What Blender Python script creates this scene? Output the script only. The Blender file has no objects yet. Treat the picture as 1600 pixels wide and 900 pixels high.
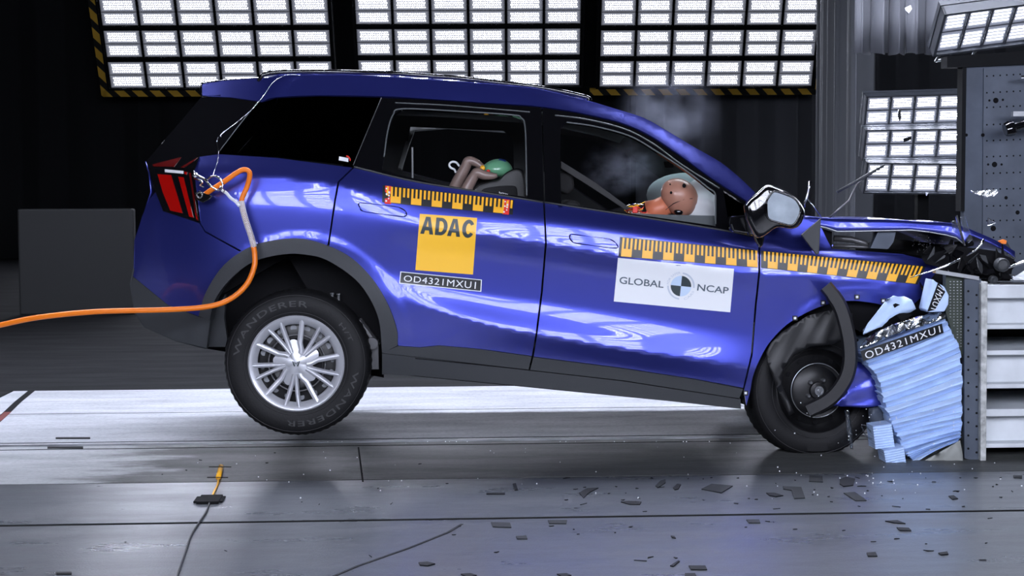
import bpy, bmesh, math, random
import numpy as np
from mathutils import Vector, Matrix
from mathutils.geometry import delaunay_2d_cdt
random.seed(7)
SC = bpy.context.scene
COL = SC.collection
V3 = Vector
# ------------------------------------------------------------------ camera
CAM = V3((0, -8, 1.33)); FPX = 2520.0
YAW, PITCH, ROLL = math.radians(3.25), math.radians(3.4), math.radians(-0.2)
fw = V3((math.sin(YAW)*math.cos(PITCH), math.cos(YAW)*math.cos(PITCH), -math.sin(PITCH)))
rt = V3((math.cos(YAW), -math.sin(YAW), 0)); up = rt.cross(fw)
rt, up = rt*math.cos(ROLL)+up*math.sin(ROLL), -rt*math.sin(ROLL)+up*math.cos(ROLL)
cd = bpy.data.cameras.new('camera'); cam = bpy.data.objects.new('camera', cd); COL.objects.link(cam)
m = Matrix((rt, up, -fw)).transposed().to_4x4(); m.translation = CAM
cam.matrix_world = m
cd.sensor_width = 36; cd.lens = 36*FPX/1600; cd.clip_end = 200
SC.camera = cam
# ------------------------------------------------------------------ world, exposure
w = bpy.data.worlds.new('hall_dark'); SC.world = w; w.use_nodes = True
w.node_tree.nodes['Background'].inputs[0].default_value = (.6, .7, 1, 1)
w.node_tree.nodes['Background'].inputs[1].default_value = .012
vs = SC.view_settings
vs.view_transform = 'Standard'; vs.look = 'None'; vs.exposure = 0.0; vs.gamma = 1; vs.use_curve_mapping = False
try:
    SC.cycles.use_denoising = True
    SC.cycles.max_bounces = 8; SC.cycles.glossy_bounces = 4; SC.cycles.diffuse_bounces = 3
    SC.cycles.transparent_max_bounces = 12; SC.cycles.sample_clamp_indirect = 4.0
    SC.cycles.volume_max_steps = 128
except Exception: pass
LED_TOP, LED_FAR, LED_NEAR, LED_BASE = 235.0, 55.0, 84.0, 0.30

# ------------------------------------------------------------------ helpers
def ray(u, v): return fw*FPX + rt*(u-800) - up*(v-450)
def PY(u, v, Y):                       # point of world plane y = Y seen at a pixel
    d = ray(u, v); return CAM + d*((Y-CAM.y)/d.y)
def PF(u, v, Z=0.0):                   # point of the floor
    d = ray(u, v); return CAM + d*((Z-CAM.z)/d.z)
CY = math.radians(2.5)                 # the car slewed a little on the track
CN = V3((math.sin(CY), math.cos(CY), 0)); CF = V3((math.cos(CY), -math.sin(CY), 0)); UP = V3((0, 0, 1))
CARW = 1.86
C0 = V3((0, 0, 0)); _c = (C0-CAM).dot(CN)
def PC(u, v, y=0.0):                   # point in the car's lengthwise plane at inset y
    d = ray(u, v); return CAM + d*((_c+y)/d.dot(CN))
def carp(x, y, z): return CF*x + CN*y + UP*z
def mirror(p): return p + CN*(CARW-2*(p-C0).dot(CN))

def cr(pts, n=6, closed=False):        # Catmull-Rom through points of any dimension
    pts = [np.array(p, float) for p in pts]; N = len(pts); out = []
    rng = range(N if closed else N-1)
    for i in rng:
        if closed: p0, p1, p2, p3 = (pts[(i+k) % N] for k in (-1, 0, 1, 2))
        else:
            p1, p2 = pts[i], pts[i+1]
            p0 = pts[i-1] if i > 0 else 2*p1-p2
            p3 = pts[i+2] if i+2 < N else 2*p2-p1
        for k in range(n):
            t = k/n
            out.append(.5*(2*p1+(p2-p0)*t+(2*p0-5*p1+4*p2-p3)*t*t+(3*p1-p0-3*p2+p3)*t**3))
    if not closed: out.append(pts[-1])
    return [tuple(p) for p in out]

def mat(name, col=(.5, .5, .5), rough=.5, metal=0., coat=0., coatr=.03, spec=.5, emit=None, es=0., trans=0., alpha=1., bump=0., bscale=40., var=0., vscale=3., ior=1.45):
    m = bpy.data.materials.new(name); m.use_nodes = True; nt = m.node_tree; b = nt.nodes['Principled BSDF']
    b.inputs['Base Color'].default_value = (*col, 1); b.inputs['Roughness'].default_value = rough
    b.inputs['Metallic'].default_value = metal; b.inputs['Coat Weight'].default_value = coat
    b.inputs['Coat Roughness'].default_value = coatr; b.inputs['Specular IOR Level'].default_value = spec
    b.inputs['Transmission Weight'].default_value = trans; b.inputs['Alpha'].default_value = alpha; b.inputs['IOR'].default_value = ior
    if emit: b.inputs['Emission Color'].default_value = (*emit, 1); b.inputs['Emission Strength'].default_value = es
    tc = nt.nodes.new('ShaderNodeTexCoord')
    if bump:
        n = nt.nodes.new('ShaderNodeTexNoise'); n.inputs['Scale'].default_value = bscale; n.inputs['Detail'].default_value = 4
        nt.links.new(tc.outputs['Object'], n.inputs['Vector'])
        bp = nt.nodes.new('ShaderNodeBump'); bp.inputs['Strength'].default_value = bump; bp.inputs['Distance'].default_value = .01
        nt.links.new(n.outputs['Fac'], bp.inputs['Height']); nt.links.new(bp.outputs['Normal'], b.inputs['Normal'])
    if var:
        n = nt.nodes.new('ShaderNodeTexNoise'); n.inputs['Scale'].default_value = vscale; n.inputs['Detail'].default_value = 5
        nt.links.new(tc.outputs['Object'], n.inputs['Vector'])
        r = nt.nodes.new('ShaderNodeValToRGB')
        r.color_ramp.elements[0].position = .3; r.color_ramp.elements[1].position = .7
        r.color_ramp.elements[0].color = (*[c*(1-var) for c in col], 1); r.color_ramp.elements[1].color = (*[min(1, c*(1+var)) for c in col], 1)
        nt.links.new(n.outputs['Fac'], r.inputs['Fac']); nt.links.new(r.outputs['Color'], b.inputs['Base Color'])
    return m

M = {}
M['paint'] = mat('blue_metallic_paint', (.042, .052, .31), .33, .80, .55, .02)
M['paintin'] = mat('dark_primer', (.012, .012, .03), .6)
M['plastic'] = mat('grey_black_plastic', (.035, .038, .042), .5, bump=.15, bscale=300)
M['black'] = mat('black_matte', (.006, .006, .007), .85, spec=.15)
M['gloss'] = mat('gloss_black', (.004, .004, .005), .08, coat=1)
M['rubber'] = mat('tyre_rubber', (.008, .008, .009), .6, spec=.3, bump=.1, bscale=80)
M['rubber2'] = mat('raised_rubber_letters', (.03, .03, .032), .45)
M['silver'] = mat('silver_wheel_paint', (.55, .56, .60), .38, .45, .3, .15)
M['steel'] = mat('steel', (.45, .46, .48), .3, .9, var=.15, vscale=8)
M['chrome'] = mat('chrome', (.8, .8, .82), .12, 1.)
M['blacksteel'] = mat('black_wheel_steel', (.009, .009, .010), .4, .1)
M['inner'] = mat('interior_cloth', (.012, .012, .013), .85)
M['headliner'] = mat('headliner_cloth', (.09, .10, .10), .9)
M['white'] = mat('white_sticker', (.82, .84, .86), .35, coat=.5, coatr=.1)
M['yellow'] = mat('yellow_sticker', (.95, .47, .02), .45, coat=.1, coatr=.1)
M['adac'] = mat('signal_yellow_sticker', (1., .55, .03), .45, coat=.1, coatr=.1)
M['sblack'] = mat('black_sticker', (.010, .011, .013), .45, coat=.15, coatr=.15)
M['dtext'] = mat('dark_grey_print', (.03, .045, .05), .4)
M['gtext'] = mat('grey_print', (.10, .13, .16), .4)
M['lblue_print'] = mat('pale_blue_print', (.55, .68, .85), .4)
M['lgrey_print'] = mat('light_grey_print', (.55, .6, .68), .4)
M['wtext'] = mat('white_print', (.8, .82, .85), .4)
M['red'] = mat('red_print', (.75, .04, .03), .4)
M['redlens'] = mat('red_lens', (.30, .003, .002), .15, coat=1, emit=(.9, .01, .01), es=.05)
M['redlens2'] = mat('dark_red_lens', (.09, .004, .004), .15, coat=1)
M['lensw'] = mat('white_lens', (.75, .75, .78), .15, coat=1)
M['orange'] = mat('orange_cable', (.85, .20, .01), .38, bump=.1, bscale=60)
M['sleeve'] = mat('braided_sleeve', (.38, .22, .18), .6)
M['dummy'] = mat('dummy_vinyl', (.42, .20, .14), .38, coat=.2, coatr=.2, var=.1, vscale=12)
M['dummy2'] = mat('dummy_orange_vinyl', (.55, .17, .09), .4)
M['child'] = mat('child_dummy_skin', (.24, .17, .145), .35, coat=.25, coatr=.2, var=.08, vscale=20)
M['green'] = mat('green_head_vinyl', (.16, .42, .24), .3, coat=.4, coatr=.15)
M['navy'] = mat('blue_patch', (.02, .05, .25), .35)
M['airbag'] = mat('airbag_fabric', (.72, .74, .76), .8, bump=.2, bscale=25)
M['lblue'] = mat('pale_blue_aluminium_honeycomb', (.52, .67, .97), .5, .0, var=.08, vscale=14)
M['foil'] = mat('crumpled_aluminium', (.7, .72, .74), .22, 1., bump=.8, bscale=30)
M['bplate'] = mat('blue_grey_steel_plate', (.075, .09, .12), .5, .3, var=.2, vscale=5)
M['wsteel'] = mat('white_painted_steel', (.62, .65, .68), .5, var=.12, vscale=6)
M['chip'] = mat('chipped_edge_paint', (.45, .46, .45), .6, var=.4, vscale=30)
M['dkgreen'] = mat('dark_green_mesh', (.035, .045, .035), .5, .3)
M['frame'] = mat('black_powder_coat', (.006, .0065, .0075), .7, spec=.2)
M['dark'] = mat('dark_hall_paint', (.012, .012, .014), .8)
M['blade'] = mat('wiper_metal', (.12, .12, .125), .35, .5)

def glass(name, tint, rough, mix):     # thin pane: transparent mixed with a gloss
    m = bpy.data.materials.new(name); m.use_nodes = True; nt = m.node_tree; nt.nodes.remove(nt.nodes['Principled BSDF'])
    o = nt.nodes['Material Output']; t = nt.nodes.new('ShaderNodeBsdfTransparent'); g = nt.nodes.new('ShaderNodeBsdfGlossy')
    t.inputs[0].default_value = (*tint, 1); g.inputs['Roughness'].default_value = rough; g.inputs['Color'].default_value = (1, 1, 1, 1)
    f = nt.nodes.new('ShaderNodeFresnel'); f.inputs['IOR'].default_value = 1.5
    a = nt.nodes.new('ShaderNodeMath'); a.operation = 'ADD'; a.inputs[1].default_value = mix; nt.links.new(f.outputs[0], a.inputs[0])
    x = nt.nodes.new('ShaderNodeMixShader'); nt.links.new(a.outputs[0], x.inputs[0]); nt.links.new(t.outputs[0], x.inputs[1]); nt.links.new(g.outputs[0], x.inputs[2])
    nt.links.new(x.outputs[0], o.inputs['Surface']); return m
M['tint'] = glass('tinted_glass', (.045, .05, .055), .02, 0)
M['clear'] = glass('windscreen_glass', (.72, .78, .76), .03, .01)
M['haze'] = glass('clear_plastic', (.75, .8, .85), .15, .10)
M['mirr'] = mat('mirror_face', (.20, .23, .26), .38, .6, var=.25, vscale=9)

def nnode(nt, t, **k):
    n = nt.nodes.new(t)
    for a, b in k.items():
        if a == 'inp':
            for i, v in b.items(): n.inputs[i].default_value = v
        else: setattr(n, a, b)
    return n

def led_mat(name, strength, base, r0=.24, rk=6.0, inb=0.):
    m = bpy.data.materials.new(name); m.use_nodes = True; nt = m.node_tree; b = nt.nodes['Principled BSDF']; L = nt.links.new
    def mt(op, a, c=None, d=None):
        n = nt.nodes.new('ShaderNodeMath'); n.operation = op
        for i, x in enumerate((a, c, d)):
            if x is None: continue
            if isinstance(x, (int, float)): n.inputs[i].default_value = x
            else: L(x, n.inputs[i])
        return n.outputs[0]
    uv = nt.nodes.new('ShaderNodeUVMap'); uv.uv_map = 'uv'
    s = nt.nodes.new('ShaderNodeSeparateXYZ'); L(uv.outputs[0], s.inputs[0])
    x, y = s.outputs[0], s.outputs[1]
    yy = mt('MULTIPLY', mt('SUBTRACT', y, .15), 4/.70)
    row = mt('FLOOR', yy)
    xx = mt('ADD', mt('MULTIPLY', mt('SUBTRACT', x, .10), 12.5/.80), mt('MULTIPLY', mt('MODULO', mt('ADD', row, 8), 2.0), .5))
    fx = mt('SUBTRACT', mt('FRACT', xx), .5); fy = mt('SUBTRACT', mt('FRACT', yy), .5)
    r = mt('SQRT', mt('ADD', mt('MULTIPLY', fx, fx), mt('MULTIPLY', mt('MULTIPLY', fy, fy), 1.1)))
    dot = mt('SUBTRACT', 1.0, mt('SMOOTH_MIN', mt('MULTIPLY', mt('MAXIMUM', mt('SUBTRACT', r, r0), 0.0), rk), 1.0, .05))
    ax = mt('ABSOLUTE', mt('SUBTRACT', x, .5)); ay = mt('ABSOLUTE', mt('SUBTRACT', y, .5))
    ins = mt('MULTIPLY', mt('LESS_THAN', ax, .40), mt('LESS_THAN', ay, .355))
    dist = mt('MAXIMUM', mt('SUBTRACT', ax, .41), mt('MULTIPLY', mt('SUBTRACT', ay, .36), .6))
    fall = mt('MAXIMUM', mt('SUBTRACT', 1.0, mt('MULTIPLY', mt('MAXIMUM', dist, 0.0), 9.0)), 0.0)
    st = mt('ADD', mt('MULTIPLY', ins, mt('ADD', mt('MULTIPLY', dot, strength), inb)), mt('MULTIPLY', fall, base))
    b.inputs['Base Color'].default_value = (.25, .27, .33, 1); b.inputs['Roughness'].default_value = .4
    b.inputs['Emission Color'].default_value = (.80, .84, 1.0, 1); L(st, b.inputs['Emission Strength'])
    return m
M['led'] = led_mat('led_lens_array', LED_FAR*1.9, LED_BASE, .10, 5.5, .25)
M['lednear'] = led_mat('led_lens_array_bright', LED_NEAR, 3.0)
M['ledtop'] = led_mat('led_lens_array_overhead', LED_TOP, 3.0)

def hazard():
    m = bpy.data.materials.new('hazard_stripes'); m.use_nodes = True; nt = m.node_tree; b = nt.nodes['Principled BSDF']
    tc = nt.nodes.new('ShaderNodeTexCoord'); s = nt.nodes.new('ShaderNodeSeparateXYZ'); nt.links.new(tc.outputs['Object'], s.inputs[0])
    a = nnode(nt, 'ShaderNodeMath', operation='ADD'); nt.links.new(s.outputs[0], a.inputs[0]); nt.links.new(s.outputs[2], a.inputs[1])
    f = nnode(nt, 'ShaderNodeMath', operation='MULTIPLY'); f.inputs[1].default_value = 2.9; nt.links.new(a.outputs[0], f.inputs[0])
    g = nnode(nt, 'ShaderNodeMath', operation='FRACT'); nt.links.new(f.outputs[0], g.inputs[0])
    h = nnode(nt, 'ShaderNodeMath', operation='GREATER_THAN'); h.inputs[1].default_value = .45; nt.links.new(g.outputs[0], h.inputs[0])
    x = nnode(nt, 'ShaderNodeMix', data_type='RGBA'); nt.links.new(h.outputs[0], x.inputs[0])
    x.inputs[6].default_value = (.01, .01, .01, 1); x.inputs[7].default_value = (.75, .45, .05, 1)
    nt.links.new(x.outputs[2], b.inputs['Base Color']); b.inputs['Roughness'].default_value = .5
    return m
M['hazard'] = hazard()

# ---- object helpers
def mesh_obj(name, verts, faces, mats, parent=None, smooth=False, midx=None, uvs=None):
    me = bpy.data.meshes.new(name); me.from_pydata([tuple(v) for v in verts], [], faces); me.update()
    for mm in (mats if isinstance(mats, (list, tuple)) else [mats]): me.materials.append(mm)
    if midx is not None: me.polygons.foreach_set('material_index', midx)
    if smooth: me.polygons.foreach_set('use_smooth', [True]*len(me.polygons))
    o = bpy.data.objects.new(name, me); COL.objects.link(o)
    if parent is not None: o.parent = parent; o.matrix_parent_inverse = parent.matrix_world.inverted() if parent.matrix_world else Matrix()
    return o
def tag(o, label=None, cat=None, group=None, kind=None):
    if label: o['label'] = label
    if cat: o['category'] = cat
    if group: o['group'] = group
    if kind: o['kind'] = kind
    return o
def thing(name, label, cat, loc=(0, 0, 0), group=None):
    o = bpy.data.objects.new(name, None); COL.objects.link(o); o.location = loc; o.empty_display_size = .1
    o.matrix_world = Matrix.Translation(loc)
    return tag(o, label, cat, group)

class MB:                               # mesh builder in world coordinates
    def __init__(s): s.v = []; s.f = []; s.mi = []
    def add(s, vs, fs, mi=0):
        b = len(s.v); s.v += [tuple(x) for x in vs]; s.f += [tuple(i+b for i in f) for f in fs]; s.mi += [mi]*len(fs); return s
    def box(s, c, ax, ay, az, mi=0):    # centre and three half axes
        c = V3(c); ax, ay, az = V3(ax), V3(ay), V3(az)
        vs = [c+ax*i+ay*j+az*k for i in (-1, 1) for j in (-1, 1) for k in (-1, 1)]
        fs = [(0, 1, 3, 2), (4, 6, 7, 5), (0, 4, 5, 1), (2, 3, 7, 6), (0, 2, 6, 4), (1, 5, 7, 3)]
        return s.add(vs, fs, mi)
    def bb(s, x0, x1, y0, y1, z0, z1, mi=0):
        return s.box(((x0+x1)/2, (y0+y1)/2, (z0+z1)/2), ((x1-x0)/2, 0, 0), (0, (y1-y0)/2, 0), (0, 0, (z1-z0)/2), mi)
    def tube(s, pts, r, n=8, mi=0, cap=True):
        pts = [V3(p) for p in pts]; N = len(pts); T = []
        for i in range(N):
            t = (pts[min(i+1, N-1)]-pts[max(i-1, 0)]); T.append(t.normalized() if t.length > 1e-9 else V3((1, 0, 0)))
        a = T[0].orthogonal().normalized(); vs = []
        rr = r if isinstance(r, (list, tuple)) else [r]*N
        for i in range(N):
            a = (a-T[i]*a.dot(T[i])); a = a.normalized() if a.length > 1e-6 else T[i].orthogonal().normalized()
            b = T[i].cross(a)
            for k in range(n):
                th = 2*math.pi*k/n; vs.append(pts[i]+(a*math.cos(th)+b*math.sin(th))*rr[i])
        fs = [(i*n+k, i*n+(k+1) % n, (i+1)*n+(k+1) % n, (i+1)*n+k) for i in range(N-1) for k in range(n)]
        if cap: fs += [tuple(range(n))[::-1], tuple((N-1)*n+k for k in range(n))]
        return s.add(vs, fs, mi)
    def lathe(s, c, ax, prof, n=48, mi=0, close=False):   # prof: (distance along axis, radius)
        c = V3(c); ax = V3(ax).normalized(); a = ax.orthogonal().normalized(); b = ax.cross(a); vs = []
        for d, r in prof:
            for k in range(n):
                th = 2*math.pi*k/n; vs.append(c+ax*d+(a*math.cos(th)+b*math.sin(th))*r)
        N = len(prof)
        fs = [(i*n+k, i*n+(k+1) % n, ((i+1) % N)*n+(k+1) % n, ((i+1) % N)*n+k) for i in range(N if close else N-1) for k in range(n)]
        return s.add(vs, fs, mi)
    def ell(s, c, ax, ay, az, n=24, mi=0):
        c = V3(c); ax, ay, az = V3(ax), V3(ay), V3(az); vs = []; h = n//2
        for i in range(h+1):
            ph = math.pi*i/h
            for k in range(n):
                th = 2*math.pi*k/n; vs.append(c+az*math.cos(ph)+(ax*math.cos(th)+ay*math.sin(th))*math.sin(ph))
        return s.add(vs, [(i*n+k, i*n+(k+1) % n, (i+1)*n+(k+1) % n, (i+1)*n+k) for i in range(h) for k in range(n)], mi)
    def prism(s, pts, off, mi=0):       # polygon of 3-D points pushed along off
        pts = [V3(p) for p in pts]; off = V3(off); n = len(pts)
        return s.add(pts+[p+off for p in pts], [tuple(range(n)), tuple(range(n, 2*n))[::-1]]+[(i, (i+1) % n, n+(i+1) % n, n+i) for i in range(n)], mi)
    def build(s, name, mats, parent=None, smooth=False, recalc=True):
        o = mesh_obj(name, s.v, s.f, mats, parent, smooth, s.mi)
        if recalc:
            bm = bmesh.new(); bm.from_mesh(o.data); bmesh.ops.recalc_face_normals(bm, faces=bm.faces); bm.to_mesh(o.data); bm.free()
        return o
def autosmooth(o, deg=35):
    me = o.data; bm = bmesh.new(); bm.from_mesh(me)
    for f in bm.faces: f.smooth = True
    for e in bm.edges:
        if len(e.link_faces) == 2 and e.calc_face_angle(0) > math.radians(deg): e.smooth = False
    bm.to_mesh(me); bm.free(); return o
def bevel(o, wd=.005, seg=2):
    md = o.modifiers.new('bevel', 'BEVEL'); md.width = wd; md.segments = seg; md.limit_method = 'ANGLE'; return o

def inside(p, poly):
    x, y = p; c = False; n = len(poly); j = n-1
    for i in range(n):
        xi, yi = poly[i]; xj, yj = poly[j]
        if (yi > y) != (yj > y) and x < (xj-xi)*(y-yi)/(yj-yi)+xi: c = not c
        j = i
    return c
def dens(poly, step):
    out = []
    for i in range(len(poly)):
        a = np.array(poly[i], float); b = np.array(poly[(i+1) % len(poly)], float); L = np.linalg.norm(b-a)
        k = max(1, int(round(L/step)))
        for t in range(k): out.append(tuple(a+(b-a)*t/k))
    return out
def tri2d(outline, holes=(), step=8):
    outline = [tuple(map(float, p)) for p in outline]; loops = [dens(outline, step)]+[dens(h, step) for h in holes]
    pts = []; edges = []
    for lp in loops:
        b = len(pts); pts += lp; edges += [(b+i, b+(i+1) % len(lp)) for i in range(len(lp))]
    bnd = np.array(pts)
    xs = bnd[:, 0]; ys = bnd[:, 1]
    k = 0
    y = ys.min()+step/2
    while y < ys.max():
        x = xs.min()+(step/2 if k % 2 else step)
        while x < xs.max():
            if inside((x, y), outline) and not any(inside((x, y), h) for h in holes):
                if (((bnd-[x, y])**2).sum(1)).min() > (step*.5)**2: pts.append((x, y))
            x += step
        y += step*.87; k += 1
    r = delaunay_2d_cdt([Vector(p) for p in pts], edges, [], 0, 1e-4)
    vs = [(v.x, v.y) for v in r[0]]; fs = []
    for f in r[2]:
        c = (sum(vs[i][0] for i in f)/3, sum(vs[i][1] for i in f)/3)
        if inside(c, outline) and not any(inside(c, h) for h in holes): fs.append(tuple(f))
    return vs, fs

# ---- the car's side surface: inset (metres) over the side view, from feature lines
def lin(xs, ys, x): return float(np.interp(x, xs, ys))
# every curve: list of (u, v, inset)
CUR = [
 [(200,118,.46),(316,128,.42),(440,117,.34),(560,117,.32),(698,126,.31),(784,133,.31),(840,139,.31),(915,157,.32),(960,170,.33),(1008,185,.34),(1035,200,.34),(1080,227,.32),(1125,253,.27),(1155,277,.22),(1180,301,.18),(1230,340,.12),(1600,345,.12)],
 [(200,150,.40),(409,158,.29),(500,149,.27),(600,150,.26),(663,154,.26),(767,161,.26),(840,166,.26),(900,175,.26),(960,188,.265),(990,199,.27),(1020,214,.26),(1065,244,.235),(1110,277,.19),(1167,314,.135),(1185,335,.12),(1230,368,.10),(1600,372,.10)],
 [(200,240,.14),(342,240,.10),(431,245,.085),(552,261,.075),(646,283,.07),(732,297,.07),(849,316,.07),(990,337,.07),(1130,360,.07),(1185,374,.07),(1230,381,.075),(1300,390,.08),(1410,397,.09),(1600,425,.12)],
 [(200,268,.06),(320,266,.045),(393,273,.03),(528,287,.018),(560,297,.016),(600,313,.014),(650,330,.014),(700,338,.014),(849,350,.014),(990,368,.014),(1185,396,.014),(1300,404,.018),(1450,425,.04),(1600,440,.06)],
 [(200,330,.03),(393,325,.004),(528,335,.0),(600,346,.0),(650,353,.0),(746,366,.0),(849,381,.0),(966,401,.0),(1100,420,.0),(1185,430,.0),(1300,436,.002),(1450,450,.03),(1600,460,.05)],
 [(200,380,.04),(393,360,.006),(500,370,.002),(600,385,.006),(660,396,.020),(746,408,.030),(849,420,.032),(966,438,.032),(1100,455,.028),(1185,465,.018),(1300,470,.012),(1450,480,.04),(1600,490,.06)],
 [(200,420,.05),(393,390,.01),(500,400,.008),(600,420,.014),(660,440,.026),(746,455,.036),(849,468,.038),(966,486,.038),(1100,508,.034),(1185,520,.028),(1300,520,.02),(1600,530,.06)],
 [(200,470,.07),(500,440,.02),(630,469,.006),(712,495,.0),(780,514,-.002),(840,523,-.002),(937,540,.0),(1050,557,.004),(1144,570,.014),(1200,578,.024),(1600,590,.06)],
 [(200,520,.09),(500,530,.04),(630,545,.03),(686,543,.025),(750,547,.028),(832,557,.032),(975,576,.036),(1087,593,.04),(1162,608,.044),(1600,640,.06)],
 [(200,560,.10),(600,586,.06),(825,604,.055),(975,619,.055),(1155,639,.06),(1600,680,.06)],
]
CREASE = {4: lambda u: u > 660, 7: lambda u: u > 640, 3: lambda u: u < 600}
_G = np.arange(100, 1701, 2.0)
def _sm(y, sg):
    k = np.arange(-int(3*sg/2), int(3*sg/2)+1)*2.; w = np.exp(-k*k/2/sg/sg); w /= w.sum(); h = len(k)//2
    lo = y[0]-(y[1]-y[0])*np.arange(h, 0, -1); hi = y[-1]+(y[-1]-y[-2])*np.arange(1, h+1)
    return np.convolve(np.concatenate([lo, y, hi]), w, 'valid')
_CU = []
for k_, c in enumerate(CUR):
    U = [p[0] for p in c]; sg = 9 if k_ < 2 else (14 if k_ == 2 else 34)
    _CU.append((_G, _sm(np.interp(_G, U, [float(p[1]) for p in c]), sg), _sm(np.interp(_G, U, [p[2] for p in c]), max(sg, 16))))
def taper(u):
    t = 0.
    if u < 400: t += .30*((400-u)/195.)**2.6
    if u > 1380: t += .10*((u-1380)/120.)**2
    return t
def smoothstep(x): x = max(0., min(1., x)); return x*x*(3-2*x)
def B(u, v):
    vk = []; yk = []
    for U, VV, Y in _CU: vk.append(np.interp(u, U, VV)); yk.append(np.interp(u, U, Y))
    n = len(vk)
    for i in range(1, n):
        if vk[i] < vk[i-1]+2: vk[i] = vk[i-1]+2
    if v <= vk[0]: y = yk[0]+(vk[0]-v)*.002
    elif v >= vk[-1]: y = yk[-1]
    else:
        i = 0
        while v > vk[i+1]: i += 1
        h = vk[i+1]-vk[i]; s = (yk[i+1]-yk[i])/h
        def tan(k, side):
            a = (yk[k]-yk[k-1])/(vk[k]-vk[k-1]) if k > 0 else None
            b = (yk[k+1]-yk[k])/(vk[k+1]-vk[k]) if k < n-1 else None
            if a is None: return b
            if b is None: return a
            if a*b > 0: sm = 2*a*b/(a+b)
            else: sm = 0.
            w = 0.
            if k == 4: w = smoothstep((u-650)/70)
            elif k == 7: w = smoothstep((u-630)/60)*.9
            elif k == 3: w = smoothstep((620-u)/60)*.5
            elif k in (1, 2): w = .7
            return sm*(1-w)+(a if side < 0 else b)*w
        t = (v-vk[i])/h; m0 = tan(i, 1)*h; m1 = tan(i+1, -1)*h
        y = (2*t**3-3*t*t+1)*yk[i]+(t**3-2*t*t+t)*m0+(-2*t**3+3*t*t)*yk[i+1]+(t**3-t*t)*m1
    # flared lips around the arches
    for (cx, cy, r0, r1, lo) in ((468, 536, 150, 178, 560), (1345, 580, 116, 140, 640)):
        r = math.hypot(u-cx, v-cy)
        if v < lo+60 and r < r1+2 and v > 340:
            y -= .006*smoothstep((r1-r)/16.)*(1-smoothstep((v-lo+20)/60.))
    return y+taper(u)
def BP(u, v, off=0.): return PC(u, v, B(u, v)-off)
def bnorm(u, v):
    p = BP(u-1.5, v); q = BP(u+1.5, v); a = BP(u, v-1.5); b = BP(u, v+1.5)
    n = (q-p).cross(a-b)
    if n.dot(CN) > 0: n = -n
    return n.normalized()

def panel(name, outline, mats, parent, holes=(), step=8, off=0., thick=.022, mir=False, back=True, fn=None):
    """closed sheet lying on the side surface, with analytic normals on its outside"""
    vs, fs = tri2d(outline, holes, step); n = len(vs)
    f = fn or (lambda u, v: BP(u, v, off))
    P = [f(u, v) for u, v in vs]; N = [bnorm(u, v) for u, v in vs]
    fixed = []
    for a, b, c in fs:
        nn = (P[b]-P[a]).cross(P[c]-P[a])
        fixed.append((a, b, c) if nn.dot(N[a]) > 0 else (a, c, b))
    cnt = {}
    for t in fixed:
        for e in ((t[0], t[1]), (t[1], t[2]), (t[2], t[0])):
            cnt[tuple(sorted(e))] = cnt.get(tuple(sorted(e)), 0)+1
    verts = list(P); faces = list(fixed); mi = [0]*len(fixed); norms = list(N)
    back_i = 1 if isinstance(mats, (list, tuple)) and len(mats) > 1 else 0
    Q = [p-q*thick for p, q in zip(P, N)]
    for t in fixed:
        for a, b in ((t[0], t[1]), (t[1], t[2]), (t[2], t[0])):
            if cnt[tuple(sorted((a, b)))] == 1:
                k = len(verts); verts += [P[a], P[b], Q[b], Q[a]]
                fn_ = (P[b]-P[a]).cross(N[a]).normalized(); norms += [fn_]*4
                faces.append((k+1, k, k+3, k+2)); mi.append(0)
    if back:
        k = len(verts); verts += Q; norms += [-x for x in N]
        faces += [(a+k, c+k, b+k) for a, b, c in fixed]; mi += [back_i]*len(fixed)
    if mir:
        verts = [mirror(p) for p in verts]; faces = [f_[::-1] for f_ in faces]; norms = [x-CN*(2*x.dot(CN)) for x in norms]
    o = mesh_obj(name, verts, faces, mats, parent, True, mi)
    o.data.normals_split_custom_set_from_vertices([tuple(x) for x in norms])
    return o

def bil(q, s, t):                        # quad TL,TR,BR,BL in pixels
    a = np.array(q, float); return tuple((a[0]*(1-s)+a[1]*s)*(1-t)+(a[3]*(1-s)+a[2]*s)*t)
def sticker(name, quad, m, parent, off=.002, step=8, fn=None):
    return panel(name, quad, m, parent, step=step, off=off, thick=.0012, back=False, fn=fn)
def text2d(s, bold=0., space=1.):
    cu = bpy.data.curves.new('t', 'FONT'); cu.body = s; cu.offset = bold; cu.space_character = space; cu.resolution_u = 4
    o = bpy.data.objects.new('t', cu); COL.objects.link(o)
    bpy.context.view_layer.update()
    dg = bpy.context.evaluated_depsgraph_get(); me = bpy.data.meshes.new_from_object(o.evaluated_get(dg))
    vs = [(v.co.x, v.co.y) for v in me.vertices]; fs = [tuple(p.vertices) for p in me.polygons]
    bpy.data.objects.remove(o); bpy.data.curves.remove(cu); bpy.data.meshes.remove(me)
    x0 = min(v[0] for v in vs); x1 = max(v[0] for v in vs); y0 = min(v[1] for v in vs); y1 = max(v[1] for v in vs)
    return [((x-x0)/(x1-x0), 1-(y-y0)/(y1-y0)) for x, y in vs], fs
def text_on(s, quad, m, parent, name='lettering', bold=0., off=.0038, fn=None, space=1.):
    vs, fs = text2d(s, bold, space); f = fn or (lambda u, v: BP(u, v, off))
    P = [f(*bil(quad, x, y)) for x, y in vs]
    o = mesh_obj(name, P, fs, m, parent)
    me = o.data
    bm = bmesh.new(); bm.from_mesh(me)
    for fc in bm.faces:
        if fc.normal.dot(V3((0, -1, 0))) < 0: fc.normal_flip()
    bm.to_mesh(me); bm.free(); return o
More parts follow.
